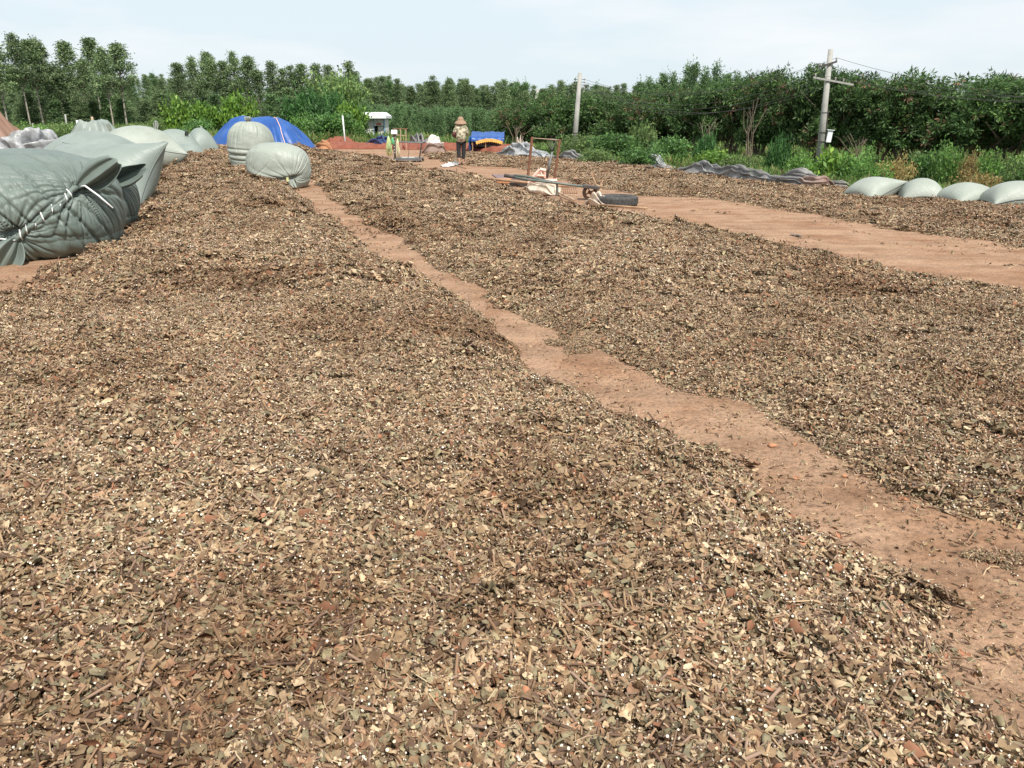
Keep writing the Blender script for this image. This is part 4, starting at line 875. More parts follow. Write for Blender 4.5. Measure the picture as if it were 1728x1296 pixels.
# tall eucalypts on the left
left = [(-14, 72, 'tall thin eucalyptus cut by the left edge of the photo'), (22, 57, 'tallest eucalyptus, second from the left edge'), (47, 68, 'slim eucalyptus just right of the tallest one'),
        (73, 66, 'eucalyptus with a narrow airy crown left of the wide gap'), (108, 70, 'leaning eucalyptus with rounded green crown right of the gap'), (150, 64, 'full crowned eucalyptus on twin trunks, centre of the left hand group'),
        (171, 80, 'short eucalyptus tucked against the full crowned one'), (193, 73, 'eucalyptus with a long drooping right side at the end of the left hand group'), (128, 98, 'lower eucalyptus with bright top under the leaning one'), (92, 112, 'low eucalyptus under the gap of the left hand group')]
for k, (px, yt, lab) in enumerate(left): ptree(E[k % 5], px, yt, 98+((k*37) % 17), 44 if k < 8 else 38, 'eucalyptus_tree', lab, 'eucalyptus tree', 'tall eucalyptus trees on the left')
mid = [(297, 106, 'first eucalyptus after the sky gap, its crown reaching left'), (320, 96, 'second eucalyptus after the sky gap with airy underside'), (346, 88, 'tallest eucalyptus of the group above the bright shrubs'), (362, 98, 'eucalyptus directly right of the tallest above the shrubs'),
       (374, 103, 'shorter eucalyptus left of the separate peaked crown'), (393, 88, 'separate peaked eucalyptus above the round bright shrub'), (415, 95, 'small topped eucalyptus between the peaked crown and the blue heap'),
       (432, 118, 'low pale green eucalyptus above the left side of the blue tarp'), (460, 104, 'pointed eucalyptus rising above the blue tarp heap'), (480, 116, 'rounded eucalyptus right of the pointed one over the blue tarp'),
       (495, 112, 'eucalyptus with a flat top over the right half of the blue tarp'), (508, 108, 'eucalyptus above the dark feathery tree'), (528, 108, 'bright topped eucalyptus right of the one above the dark feathery tree'), (548, 110, 'eucalyptus behind the big olive green tree')]
for k, (px, yt, lab) in enumerate(mid): ptree((E if k < 7 else E2)[k % 4], px, yt, 108+((k*29) % 15), 34 if k < 7 else 36, 'eucalyptus_tree', lab, 'eucalyptus tree', 'eucalyptus trees above the blue tarp')
far = [(586, 101, 34), (603, 118, 34), (568, 118, 30), (622, 130, 30), (634, 128, 24), (648, 127, 24), (661, 126, 22), (676, 140, 30), (690, 143, 30), (703, 139, 24), (720, 135, 24), (735, 142, 24), (750, 141, 26), (763, 132, 24), (774, 131, 24), (785, 139, 24), (796, 142, 22), (811, 142, 24), (826, 146, 22), (843, 144, 22), (856, 148, 20), (870, 150, 22), (886, 151, 22), (905, 152, 24), (925, 150, 24), (948, 151, 22), (985, 152, 24), (1005, 151, 22), (1025, 150, 24), (1045, 147, 24)]
for k, (px, yt, wp) in enumerate(far):
    lab = 'dark peaked eucalyptus standing above the big olive green tree by the cabin' if k == 0 else 'one of the far eucalyptus crowns in the line behind the sapling plantation'
    ptree(E2[k % 4], px, yt, 150+((k*31) % 22) if k else 120, wp, 'eucalyptus_tree', lab, 'eucalyptus tree', None if k == 0 else 'far line of eucalyptus trees', unit=10.3)
con = [(1080, 138), (1096, 132), (1108, 140), (1121, 124), (1137, 124), (1160, 110), (1173, 107), (1192, 116), (1211, 108), (1228, 124), (1245, 124), (1262, 130)]
labs = ['low feathery tree at the left end of the pointed group', 'feathery pointed tree second in the pointed group', 'short feathery tree between two taller ones left in the pointed group', 'broad feathery tree left of the tallest pair', 'feathery tree touching the tallest pair on the left',
        'left one of the tallest pair of pointed feathery trees', 'right one of the tallest pair of pointed feathery trees', 'feathery tree in the dip between the tall pair and the lone spire', 'lone spired feathery tree right of the tallest pair', 'lower feathery tree right of the lone spire', 'feathery tree left of the dark mango top', 'last feathery tree fading behind the mango tops']
for k, ((px, yt), lab) in enumerate(zip(con, labs)): ptree(S[k % 3], px, yt, 70+((k*23) % 9), 30, 'feathery_tree', lab, 'tree', 'pointed feathery trees behind the mangoes', uw=2.7)
# far wood behind everything: one mass
cl = collection_of('far wood', [E2[0][1], E2[1][1], E2[2][1], S[0][1]], 'tree_crown')
def mass(name, label, n, boxf, smin, smax, coll, ni, wfac=1.0, kind='stuff', sink=.3):
    x, y = boxf(n); z = terrain(x, y)[0]-sink; s = rng.uniform(smin, smax, n); o = scatter(name, np.stack([x, y, z], -1), np.stack([0*x, 0*x, rng.uniform(0, 6.28, n)], -1), np.stack([s*wfac, s*wfac, s], -1), rng.integers(0, ni, n), coll)
    tag(o, label, 'woodland', None, kind); return o
def fan(px0, px1, y0, y1):
    def f(n):
        y = rng.uniform(y0, y1, n); px = rng.uniform(px0, px1, n); return (px-864)/1365.0*y, y
    return f
mass('far_wood', 'dense far green wood closing the horizon', 300, fan(560, 1300, 150, 200), .72, .98, cl, 4, 1.1)
mass('far_wood', 'dark wooded rise far behind the left eucalyptus trees', 260, fan(-250, 600, 190, 260), .6, .95, cl, 4, 1.2)
mass('wood_understorey', 'dark green undergrowth between the eucalyptus trunks', 330, fan(-260, 640, 104, 150), .30, .58, cl, 4, 1.9)
sp = collection_of('young saplings', [S[0][1], S[1][1], S[2][1]], 'sapling')
mass('sapling_plantation', 'soft green block of young saplings between the cabin and the mango trees', 520, fan(610, 960, 66, 110), .26, .36, sp, 3, .42*2.4)
# mango row
SH = {'bright': [shrub(70, [(.13, .24, .035), (.20, .32, .05), (.085, .17, .03)]), shrub(71, [(.11, .21, .035), (.17, .28, .045), (.08, .16, .03)])],
      'mid': [shrub(72, [(.08, .17, .045), (.12, .23, .06), (.055, .12, .035)], .13, .07), shrub(73, [(.09, .18, .045), (.14, .25, .06)], .13, .07), shrub(76, [(.09, .19, .045), (.14, .26, .055)], .10, .06, 280)],
      'feather': [shrub(74, [(.055, .14, .04), (.085, .20, .055), (.04, .10, .03)], .22, .05)], 'olive': [shrub(75, [(.13, .20, .065), (.18, .255, .08), (.09, .15, .05)], .12, .06, 320)],
      'dry': [shrub(77, [(.28, .21, .08), (.19, .18, .07), (.34, .22, .09)], .13, .04)]}
SH = {k_: [norm(p_, 1.6, .95) for p_ in v_] for k_, v_ in SH.items()}
mr = [(893, 172, 60, 95), (935, 158, 58, 90), (985, 160, 57, 90), (1035, 160, 55, 95), (1085, 152, 53, 100), (1135, 150, 51, 100), (1190, 146, 49, 105), (1240, 138, 47, 105), (1292, 124, 45, 100), (1336, 122, 44, 95), (1385, 140, 42, 110), (1440, 112, 41, 115), (1500, 140, 40, 120), (1545, 133, 39, 110), (1604, 125, 38, 130), (1660, 128, 37, 120), (1722, 124, 35.5, 140), (1800, 120, 34.5, 150), (1880, 118, 33.5, 160)]
ml = ['dark mango tree at the left end of the mango row, above the blue stall', 'mango tree left of the far power pole', 'mango tree just behind the far power pole', 'mango tree right of the far power pole', 'mango tree below the left end of the feathery trees', 'mango tree with reddish dead leaves under the feathery trees', 'mango tree below the tallest pair of feathery trees',
      'mango tree below the lone spire', 'dark topped mango tree left of centre between the two poles', 'mango tree with bare forked branches left of the near power pole', 'mango tree right behind the near power pole', 'tall crowned mango tree right of the near power pole', 'lower mango tree in the dip right of the tall crowned one',
      'mango tree with a thin spike above its crown', 'broad mango tree above the second right hand bag', 'mango tree above the gap between the third and last bags', 'dark mango tree at the right edge of the photo', 'mango tree just beyond the right edge', 'outermost mango tree at the right']
for k, ((px, yt, Yd, wp), lab) in enumerate(zip(mr, ml)): ptree(MG[(k*3+1) % 5 if k not in (5, 9) else 1], px, yt, Yd, wp, 'mango_tree', lab, 'mango tree', 'row of mango trees', unit=4.75, uw=4.0)
mgc = collection_of('mango backs', [m_[1] for m_ in MG], 'mango_crown')
mass('mango_orchard', 'dark mango orchard filling in behind the front row of mango trees', 46, lambda n: (lambda t: (3+t*36+rng.uniform(-3, 3, n), 68-t*22+rng.uniform(2, 7, n)))(rng.uniform(0, 1, n)), .78, 1.0, mgc, 5, 1.0, sink=.5)
# bare branches in front of the mangoes
def bare_tree(px, yb, yt, Yd, label, seed, spread=.8, mat='bark'):
    rs = random.Random(seed); q = W(px, yt, Yd); gz = tz(q.x, Yd); h = q.z-gz; t = thing('bare_tree', label, 'tree', (q.x, Yd, gz)); 
    for k in range(5):
        a = rs.uniform(-1, 1)*spread; b = rs.uniform(-.5, .5); pts = [(0, 0, 0), (a*.3+rs.uniform(-.1, .1), b*.1, h*.22), (a*.35+rs.uniform(-.15, .15), b*.3, h*.5), (a*.7+rs.uniform(-.2, .2), b*.6, h*rs.uniform(.6, .8)), (a+rs.uniform(-.3, .3), b*.6, h*rs.uniform(.8, 1))]
        MB().tube(pts, .035, 6, .006).tube([pts[2], (a*.2, b, h*.7), (-a*.2, b*1.2, h*.82)], .014, 5, .004).tube([pts[3], (a*1.3, b, h*.86), (a*1.5, b*1.2, h*.88)], .010, 5, .004).build('branch', M[mat], t, True)
bare_tree(1270, 250, 165, 43, 'leafless forked small tree among reddish leaves left of the near power pole', 2, .9)
bare_tree(1195, 250, 195, 44, 'thin bare pale stems under the mango trees', 5, .5)
bare_tree(1455, 250, 220, 37, 'low bare twiggy branches under the tall crowned mango', 9, 1.1)
bare_tree(872, 262, 205, 50, 'leafless twiggy little tree behind the dark blue tarp scraps', 11, 1.0)
# shrubs
def pshrub(kind, px, ytop, Yd, wpx, label, k=0, group='green shrubs', name='shrub'):
    pr = SH[kind][k % len(SH[kind])]; q = W(px, ytop, Yd); gz = tz(q.x, Yd); h = max(.3, q.z-gz)
    return place_tree(pr, name, label, 'shrub', q.x, Yd, h, wpx/F*Yd/2.0, None, group, 1.65, child=('stems', 'foliage'))
for a in [('bright', 297, 166, 66, 48, 'light green shrub left of the three behind the pale bags'), ('bright', 343, 172, 64, 52, 'light green shrub in the middle of the three behind the bags', 1), ('bright', 395, 160, 64, 60, 'round light green shrub rising left of the blue tarp heap'),
          ('feather', 500, 148, 62, 74, 'dark green feathery tree behind the blue tarp heap'), ('feather', 545, 152, 66, 60, 'bright feathery shrub between the dark feathery tree and the cabin'), ('olive', 560, 118, 84, 92, 'big olive green tree behind the feathery shrub'),
          ('bright', 590, 172, 58, 55, 'leafy light green tree beside the white cabin', 1), ('mid', 560, 188, 55, 70, 'dark green bush over the reddish earth mound'), ('mid', 598, 203, 56, 30, 'bush hiding the left side of the white cabin', 1),
          ('mid', 525, 190, 60, 60, 'bush directly behind the right slope of the blue tarp heap', 2), ('olive', 258, 196, 62, 30, 'feathery low bush left of the light green shrubs'),
          ('mid', 55, 205, 52, 60, 'low bush right of the brown tarp heap', 1), ('olive', 100, 206, 50, 60, 'low olive bush behind the humped grey bag'), ('mid', 130, 208, 52, 50, 'green weed bush beside the white pipe stub', 2),
          ('olive', 236, 206, 58, 44, 'low bush behind the plump pale bag'), ('mid', 330, 200, 60, 60, 'dark low bush between the light green shrubs')]:
    pshrub(a[0], a[1], a[2], a[3], a[4], a[5], a[6] if len(a) > 6 else 0, 'shrubs beyond the yard')
rs_ = [('olive', 985, 224, 35, 80, 'tall feathery weeds at the foot of the far power pole'), ('mid', 1040, 222, 33, 85, 'green weeds right of the far power pole foot'), ('olive', 1010, 248, 31, 60, 'low olive weeds behind the tarp roll left part'), ('olive', 1090, 205, 36, 60, 'tall soft weed clump under the mango trees'),
       ('mid', 1130, 228, 31, 75, 'dense green bush behind the silvery plastic bunch'), ('mid', 1075, 248, 29, 60, 'low bush just behind the tarp roll'), ('bright', 1212, 252, 27, 75, 'leafy bright bush behind the grey tarp, mid way', 1), ('olive', 1250, 258, 26, 60, 'low olive weeds right of the leafy bright bush'),
       ('feather', 1190, 222, 33, 40, 'dark feathery weed under the mango tree'), ('feather', 1312, 225, 32, 40, 'dark feathery weed left of the near power pole foot'), ('bright', 1402, 254, 26, 96, 'wide bright bush at the foot of the near power pole'), ('mid', 1350, 252, 25, 60, 'bush left of the wide bright one', 2),
       ('mid', 1455, 248, 25, 70, 'bush behind the first right hand bag', 1), ('dry', 1520, 262, 24, 60, 'dry yellowish weeds behind the first and second right hand bags'), ('mid', 1480, 262, 23, 60, 'low green weeds directly behind the first right hand bag', 2), ('mid', 1605, 238, 26, 50, 'upright leafy weeds behind the third bag', 1),
       ('dry', 1638, 254, 25, 34, 'rusty brown seeding weed behind the third bag'), ('dry', 1660, 285, 22, 70, 'yellow dried grass patch behind the third and last bags'), ('mid', 1690, 252, 25, 80, 'green weeds behind the last bag', 2), ('olive', 1735, 262, 23, 80, 'olive weeds at the right edge behind the last bag'),
       ('mid', 1560, 252, 27, 60, 'green weeds between the dry patches behind the second bag'), ('mid', 920, 240, 40, 50, 'weeds behind the silvery plastic sheeting', 1), ('mid', 1790, 250, 22, 90, 'weeds just beyond the right edge')]
for a in rs_: pshrub(a[0], a[1], a[2], a[3], a[4], a[5], a[6] if len(a) > 6 else 0, 'weeds and bushes behind the tarp', 'weed_bush')
# ground cover
wc = []
for k in range(4):
    c = rng.normal(size=(26, 3))*np.array([.28, .28, .02]); c[:, 2] = .05
    wc.append(fol_mesh('weed_clump', [foliage(c, 16, (.07, .07, .05), .24, .035, [(.11, .19, .05), (.15, .23, .06), (.22, .20, .08), (.08, .14, .04)], -1.6)]))
wcol = collection_of('weed clumps', wc, 'weed_clump')
n = 5200; y = 14+rng.uniform(0, 1, n)**.8*90; x = rng.uniform(-1, 1, n)*(y*.8+4); d = -sdf(yard, x, y); k_ = (d > .55) & ~((np.abs(x+7) < 9) & (y < 52) & (d < 4)); x, y = x[k_], y[k_]; n = len(x); z = terrain(x, y)[0]; s = rng.uniform(.7, 1.6, n)*np.clip(y/28, .8, 2.2)
o = scatter('weeds', np.stack([x, y, z], -1), np.stack([0*x, 0*x, rng.uniform(0, 6.28, n)], -1), s, rng.integers(0, 4, n), wcol); tag(o, 'rough grass and weeds on the ground beyond the yard', 'weeds', None, 'stuff')

# ------------------------------------------------------------------ power poles and wires
def pole(pb, pt_, Yd, r0, r1, label, name='power_pole'):
    b_ = W(pb[0], pb[1], Yd); t_ = W(pt_[0], pt_[1], Yd); gz = tz(b_.x, Yd); k = (t_.z-gz)/(t_.z-b_.z) if abs(t_.z-b_.z) > .01 else 1
    base = Vector((t_.x+(b_.x-t_.x)*k, Yd, gz-.05)); t = thing(name, label, 'power pole', base); top = t_-base
    MB().tube([(0, 0, 0), top], r0, 16, r1).build('shaft', M['concrete'], t, True)
    return t, base, top
def on(top, f): return top*f
p1, b1, t1 = pole((1383, 262), (1402, 83), 38, .17, .11, 'near concrete power pole leaning right, with two crossarms and a white meter box')
def arm(t, top, f, dx0, dx1, dz0, dz1, mat, ins, name='crossarm', dy=-.14):
    c = on(top, f); a = c+Vector((dx0, dy, dz0)); b_ = c+Vector((dx1, dy, dz1)); d = (b_-a); ang = math.atan2(d.z, d.x)
    cr = MB().box((a+b_)/2, (d.length, .07, .08), (0, -ang, 0)).build(name, mat, t); res = []
    for u in ins:
        p_ = a.lerp(b_, u)+Vector((0, 0, .05)); MB().lathe([(.0, 0), (.03, .0), (.045, .03), (.03, .06), (.05, .09), (.03, .13), (0, .14)], p_, 10).build('insulator', M['insul'], t, True); res.append(p_+Vector((0, 0, .12)))
    return res
u1 = arm(p1, t1, .885, -.52, .28, -.12, .12, M['darksteel'], (.04, .96))
l1 = arm(p1, t1, .77, -.72, 1.15, .10, -.22, M['insul'], (.05, .30, .55, .75))
bx = on(t1, .33); MB().box(bx+Vector((.32, -.05, .0)), (.23, .2, .52), (0, R(5), 0)).build('meter_box', M['whitemetal'], p1, bevel=.01)
MB().box(bx+Vector((.34, -.07, .29)), (.34, .28, .03), (0, R(5), 0)).build('box_lid', M['whitemetal'], p1)
for zz in (-.22, .2): MB().tube([bx+Vector((-.2, -.1, zz)), bx+Vector((0, -.2, zz)), bx+Vector((.25, -.1, zz))], .02, 6).build('bracket', M['darksteel'], p1)
MB().tube([on(t1, .55)+Vector((.16, -.05, 0)), on(t1, .2)+Vector((.2, -.05, 0)), on(t1, .02)+Vector((.2, -.05, 0))], .025, 6).build('conduit', M['darksteel'], p1)
for f in (.52, .24): MB().lathe([(.165, -.02), (.17, 0), (.165, .02)], on(t1, f), 16).build('band', M['greysteel'], p1)
p2, b2, t2 = pole((969, 248), (979, 123), 47, .17, .11, 'far slender concrete power pole behind the leaf beds, with stacked insulators')
for k, f in enumerate((.93, .90, .87, .84, .80)):
    for sx in (-1, 1):
        MB().tube([on(t2, f), on(t2, f)+Vector((sx*.28, -.05, 0))], .015, 5).build('bracket', M['darksteel'], p2)
        MB().lathe([(0, -.05), (.045, -.04), (.03, 0), (.045, .04), (0, .05)], on(t2, f)+Vector((sx*.28, -.05, 0)), 8).build('insulator', M['insul'] if sx > 0 else M['darksteel'], p2, True)
for f in (.34, .31): MB().lathe([(.165, -.035), (.17, 0), (.165, .035)], on(t2, f), 16).build('band', M['darksteel'], p2)
p3, b3, t3 = pole((896, 205), (908, 150), 75, .16, .11, 'distant short leaning pole above the left end of the mango row')
def wire(a, b_, sag, label, r=.012):
    pts = [a.lerp(b_, k/24)-Vector((0, 0, sag*4*(k/24)*(1-k/24))) for k in range(25)]; o = MB().tube(pts, r, 5, cap=False).build('overhead_wire', M['wire'], None, True)
    tag(o, label, 'wire', 'overhead wires')
tgt = [.93, .90, .87, .84, .80, .88]
srcs = [u1[0], u1[1], l1[0], l1[1], l1[2], l1[3]]
wl = ['left end of the upper crossarm', 'right end of the upper crossarm', 'left end of the lower crossarm', 'lower crossarm just left of the shaft', 'lower crossarm just right of the shaft', 'lower crossarm well right of the shaft']
for k, (s_, f) in enumerate(zip(srcs, tgt)): wire(b1+s_, b2+on(t2, f)+Vector((.28, -.05, 0)), 1.0+.10*k, 'cable sagging to the far pole from the '+wl[k], .008)
e_ = [W(1760, 136, 30), W(1760, 140, 30), W(1760, 139, 30), W(1760, 146, 30), W(1760, 148, 30)]
for s_, q, l_ in zip([u1[1], u1[0], l1[0], l1[2], l1[3]], e_, [wl[1], wl[0], wl[2], wl[4], wl[5]]):
    q2 = q+(q-(b1+s_))*.6; wire(b1+s_, q2, .55, 'cable running right out of the photo from the '+l_, .008)

# ------------------------------------------------------------------ white cabin
Yc = 60; qa = W(603, 236, Yc); qb = W(650, 236, Yc); cz0 = tz(qa.x, Yc); wd_ = qb.x-qa.x; top = W(650, 200, Yc).z-cz0
t = thing('cabin', 'small white panel cabin with pale blue trim and a dark doorway', 'cabin', ((qa.x+qb.x)/2, Yc, cz0))
hw = wd_/2; dp = 1.9
for k, (x0, x1) in enumerate(((-hw, -hw*.38), (-hw*.36, hw*.22))): MB().box(((x0+x1)/2, 0, top/2), (x1-x0, .05, top)).build('wall_panel', M['panel'], t)
MB().box((-hw, dp/2+.03, top/2), (.05, dp, top)).build('wall_panel', M['panel'], t); MB().box((hw, dp/2+.03, top/2), (.05, dp, top)).build('wall_panel', M['panel'], t); MB().box((0, dp+.06, top/2), (wd_, .05, top)).build('wall_panel', M['panel'], t)
MB().box((hw*.60, 0, top*.86), (hw*.66, .05, top*.26)).build('lintel_panel', M['panel'], t)
MB().box((hw*.62, -.05, top*.80), (hw*.34, .02, top*.09)).build('sign', M['redsign'], t)
d_ = MB().box((hw*.70, .12, top*.36), (hw*.42, .03, top*.70), (0, 0, R(-12))).build('door', M['panel'], t)
for x in (-hw-.02, -hw*.37, hw*.25, hw+.0): MB().box((x, -.045, top/2), (.05 if abs(x) < hw*.9 else .09, .04, top)).build('post', M['bluepaint'], t)
MB().box((0, .9, top+.09), (wd_+.45, dp+1.0, .17)).build('fascia', M['whitemetal'], t)
MB().box((0, .395, top+.05), (wd_+.47, .01, .04), (0, 0, 0), None).build('trim', M['bluepaint'], t, loc=(0, -.02, 0))
rf = MB(); x0 = -hw-.22; x1 = hw+.22; y0 = .9-(dp+1.0)/2; y1 = .9+(dp+1.0)/2; z0 = top+.178; z1 = top+.44
rf.add([(x0, y0, z0), (x1, y0, z0), (x1, y1, z0), (x0, y1, z0), (x0+.25, y0+.7, z1), (x1-.25, y0+.7, z1), (x1-.25, y1-.7, z1), (x0+.25, y1-.7, z1)], [(0, 1, 5, 4), (1, 2, 6, 5), (2, 3, 7, 6), (3, 0, 4, 7), (4, 5, 6, 7), (3, 2, 1, 0)])
r_ = rf.build('roof', M['whitemetal'], t)
for k, (xx, ww, ln) in enumerate(((.05, .03, .5), (.18, .05, .35), (.45, .05, .42), (-.4, .03, .45))):
    a0 = Vector((xx*hw*2, y0+.02, z0+.018)); MB().box((xx*hw*1.6, y0+.35, (z0+z1)/2+.012), (ww, ln, .006), (math.atan2(z1-z0, .7), 0, .15*k)).build('rust_streak', M['rust'], t)

# blue canopied low stall
Ys = 44; q0 = W(795, 240, Ys); q1 = W(851, 240, Ys); g = tz(q0.x, Ys); sw = q1.x-q0.x; ht_ = W(800, 221, Ys).z-g
t = thing('covered_stall', 'low shelter with a blue tarp roof and scalloped yellow fringe', 'shelter', ((q0.x+q1.x)/2, Ys, g))
n_, m_ = 26, 14; P = np.zeros((n_, m_, 3))
for i in range(n_):
    for j in range(m_):
        x = -sw/2+sw*i/(n_-1); v = j/(m_-1); P[i, j] = (x, -.6+1.5*v, ht_-.05-.28*(1-v)+.018*math.sin(i*1.3)+.02*math.sin(i*.5+j))
P[:, 0, 2] -= .22; o = link('tarp_roof', grid_mesh('tarp_roof', P, M['bluetarp']), t); o.modifiers.new('s', 'SOLIDIFY').thickness = .01
P2 = np.zeros((10, 12, 3))
for i in range(10):
    for j in range(12): P2[i, j] = (-sw/2-.05+.06*math.sin(i*1.7+j*.6), -.6+1.4*i/9, (ht_-.3)*(j/11))
link('side_flap', grid_mesh('side_flap', P2, M['bluetarp']), t).modifiers.new('s', 'SOLIDIFY').thickness = .01
for k in range(13):
    x = -sw/2+.35+(sw-.5)*k/12; z = ht_-.62+.12*math.sin(k/12*math.pi); MB().add([(x-.07, -.62, z+.12), (x+.07, -.62, z+.12), (x+.05, -.63, z-.02), (x, -.63, z-.07), (x-.05, -.63, z-.02)], [(0, 1, 2, 3, 4)]).build('fringe_tab', M['fringe'], t).modifiers.new('s', 'SOLIDIFY').thickness = .01
for x in (-sw/2+.1, -.1, sw/2-.1):
    for y in (-.5, .8): MB().tube([(x, y, 0), (x, y, ht_-.35)], .03, 6).build('post', M['wood'], t)
MB().box((0, .85, (ht_-.4)/2), (sw-.1, .04, ht_-.4)).build('back_panel', M['dark'], t)
MB().box((0, .1, .3), (sw-.5, 1.2, .06)).build('shelf', M['dark'], t)

# thin posts
def post(px, yb, yt, Yd, r, mat, label, name='post'):
    b_ = W(px[0], yb, Yd); t_ = W(px[1], yt, Yd); gz = tz(b_.x, Yd); o = MB().tube([(b_.x, Yd, gz-.1), (t_.x, Yd, t_.z)], r, 8).build(name, mat, None, True); tag(o, label, 'post')
post((583, 578), 243, 195, 50, .045, M['whitemetal'], 'thin white post in front of the bush left of the cabin')
post((780, 780), 236, 205, 58, .03, M['palewood'], 'thin pale stake before the sapling plantation')
post((134, 130), 219, 203, 46, .07, M['whitemetal'], 'white pipe stub behind the humped grey bag', 'pipe')
post((157, 155), 212, 197, 56, .08, M['palewood'], 'short wooden stake left of the low covered heap')
post((111, 110), 214, 193, 60, .06, M['concrete'], 'slim grey stake among the weeds behind the bags')
post((56, 55), 220, 208, 54, .05, M['concrete'], 'thin short stake right of the brown tarp heap')
# wooden rack
Yr = 46; q0 = W(667, 237, Yr); q1 = W(685, 237, Yr); g = tz(q0.x, Yr); t = thing('wooden_rack', 'small open frame of thin poles behind the platform scale', 'rack', ((q0.x+q1.x)/2, Yr, g)); rw = q1.x-q0.x; rh = W(670, 217, Yr).z-g
for x in (-rw/2, 0, rw/2): MB().tube([(x, 0, 0), (x+.02, 0, rh)], .025, 6).build('leg', M['palewood'], t)
MB().tube([(-rw/2-.1, 0, rh), (rw/2+.12, 0, rh-.02)], .03, 6).build('rail', M['rust'], t); MB().tube([(-rw/2, 0, rh*.7), (rw/2+.05, 0, rh*.68)], .02, 6).build('rail', M['palewood'], t)

# ------------------------------------------------------------------ platform scale
g_ = G(667, 273); Ysc = g_.y; px2m = lambda d: d/F*Ysc*1.02
t = thing('platform_scale', 'grey platform scale with a display column and guard rails, hung with green and yellow twine', 'scale', (g_.x, g_.y, 0), R(-4))
W2 = px2m(41); MB().box((W2/2, .35, .13), (W2, .8, .05)).build('platform', M['greysteel'], t, bevel=.01)
MB().box((W2/2, -.06, .10), (W2, .05, .10)).build('platform_edge', M['greysteel'], t)
for x in (.08, W2-.25, W2-.03):
    for y in (0, .7): MB().lathe([(0, -.03), (.05, -.03), (.05, .03), (0, .03)], (x, y, .05), 12, Matrix.Rotation(R(90), 3, 'X')).build('wheel', M['darksteel'], t, True)
MB().box((0, 0, .55), (.085, .07, .95)).build('column', M['darksteel'], t)
for k in range(6): MB().box((0, -.045, .36+k*.115), (.02, .012, .045)).build('column_slot', M['white'], t)
MB().box((.02, 0, 1.02), (.12, .10, .08)).build('neck', M['darksteel'], t)
MB().box((0.02, -.02, 1.15), (.24, .12, .17), (R(-15), 0, 0)).build('display_head', M['whitemetal'], t, bevel=.012)
MB().tube([(.10, 0, .78), (W2+.10, 0, .74)], .025, 8).build('guard_rail', M['greysteel'], t); MB().tube([(W2+.07, 0, .74), (W2-.05, 0, .12)], .03, 8).build('guard_post', M['darksteel'], t)
MB().tube([(.13, .7, .78), (W2+.10, .7, .74)], .022, 8).build('guard_rail', M['darksteel'], t); MB().tube([(.13, 0, .78), (.13, 0, .5)], .022, 8).build('guard_post', M['darksteel'], t); MB().tube([(W2+.08, 0, .74), (W2+.08, .7, .74)], .022, 8).build('guard_rail', M['darksteel'], t)
MB().tube([(W2*.58, 0, .74), (W2*.52, 0, .15)], .010, 6).build('guard_rod', M['darksteel'], t)
MB().box((W2*.45, .3, .165), (.5, .3, .015), (0, 0, .3)).build('paper_sheet', M['white'], t)
def skein(x, y, z, mats, label, n=16, sp=.07, L=.75, seed=0):
    rs = random.Random(seed); tt = thing('twine_bundle', label, 'twine', (g_.x+x, g_.y+y, z)); 
    for m_ in mats:
        mb = MB()
        for k in range(n):
            a = rs.uniform(-sp, sp); b_ = rs.uniform(-.04, .04); l = L*rs.uniform(.6, 1); mb.tube([(0, 0, 0), (a*.7, b_, -l*.3), (a*1.2+rs.uniform(-.02, .02), b_, -l*.7), (a+rs.uniform(-.04, .06), b_, -l)], .009, 5)
        mb.build('twine_strands', m_, tt, True)
skein(-.22, -.06, 1.02, [M['yellow'], M['green'], M['yellow']], 'green and yellow twine bundle hanging left of the scale column', 14, .085, .85, 1)
skein(-.06, -.08, .96, [M['green']], 'short bright green twine bundle knotted at the scale column', 12, .05, .35, 2)
skein(.14, -.09, .92, [M['paleribbon'], M['yellow']], 'pale yellow twine bundle hanging right of the scale column', 10, .06, .82, 3)

# white sheet and tarp bundle by the person
crumple('white_sheet', [G(750, 282), G(762, 279), G(772, 277)], .5, .11, M['white'], 'small white sheet on the path in front of the walking person', 'sheet', 71, 1.1, 22, .04)
o = MB().tube([G(765, 279)+Vector((0, 0, .04)), G(787, 285)+Vector((0, 0, .03))], .018, 6).build('stick', M['wood'], None, True); tag(o, 'stick lying from under the small white sheet', 'stick')
crumple('dark_tarp_bundle', [G(712, 259), G(728, 259), G(750, 258)], 1.1, .42, M['brownrag'], 'brown tarp bundle with one curled end left of the walking person', 'tarp', 73, 1.2)
crumple('white_cloth', [G(716, 256), G(730, 256), G(744, 255)], .8, .50, M['white'], 'white cloth laid over the brown tarp bundle', 'cloth', 75, 1.3)
crumple('dark_sheet', [G(603, 263), G(620, 264), G(650, 268), G(662, 270)], .7, .14, M['brownrag'], 'dark folded sheet edge on the ground left of the platform scale', 'sheet', 77, 1.6)
crumple('hose', [G(690, 285), G(740, 292), G(800, 305)], .5, .07, M['redearth'], 'low ridge of red soil along the far side of the middle bed', 'soil ridge', 79, 1.2)

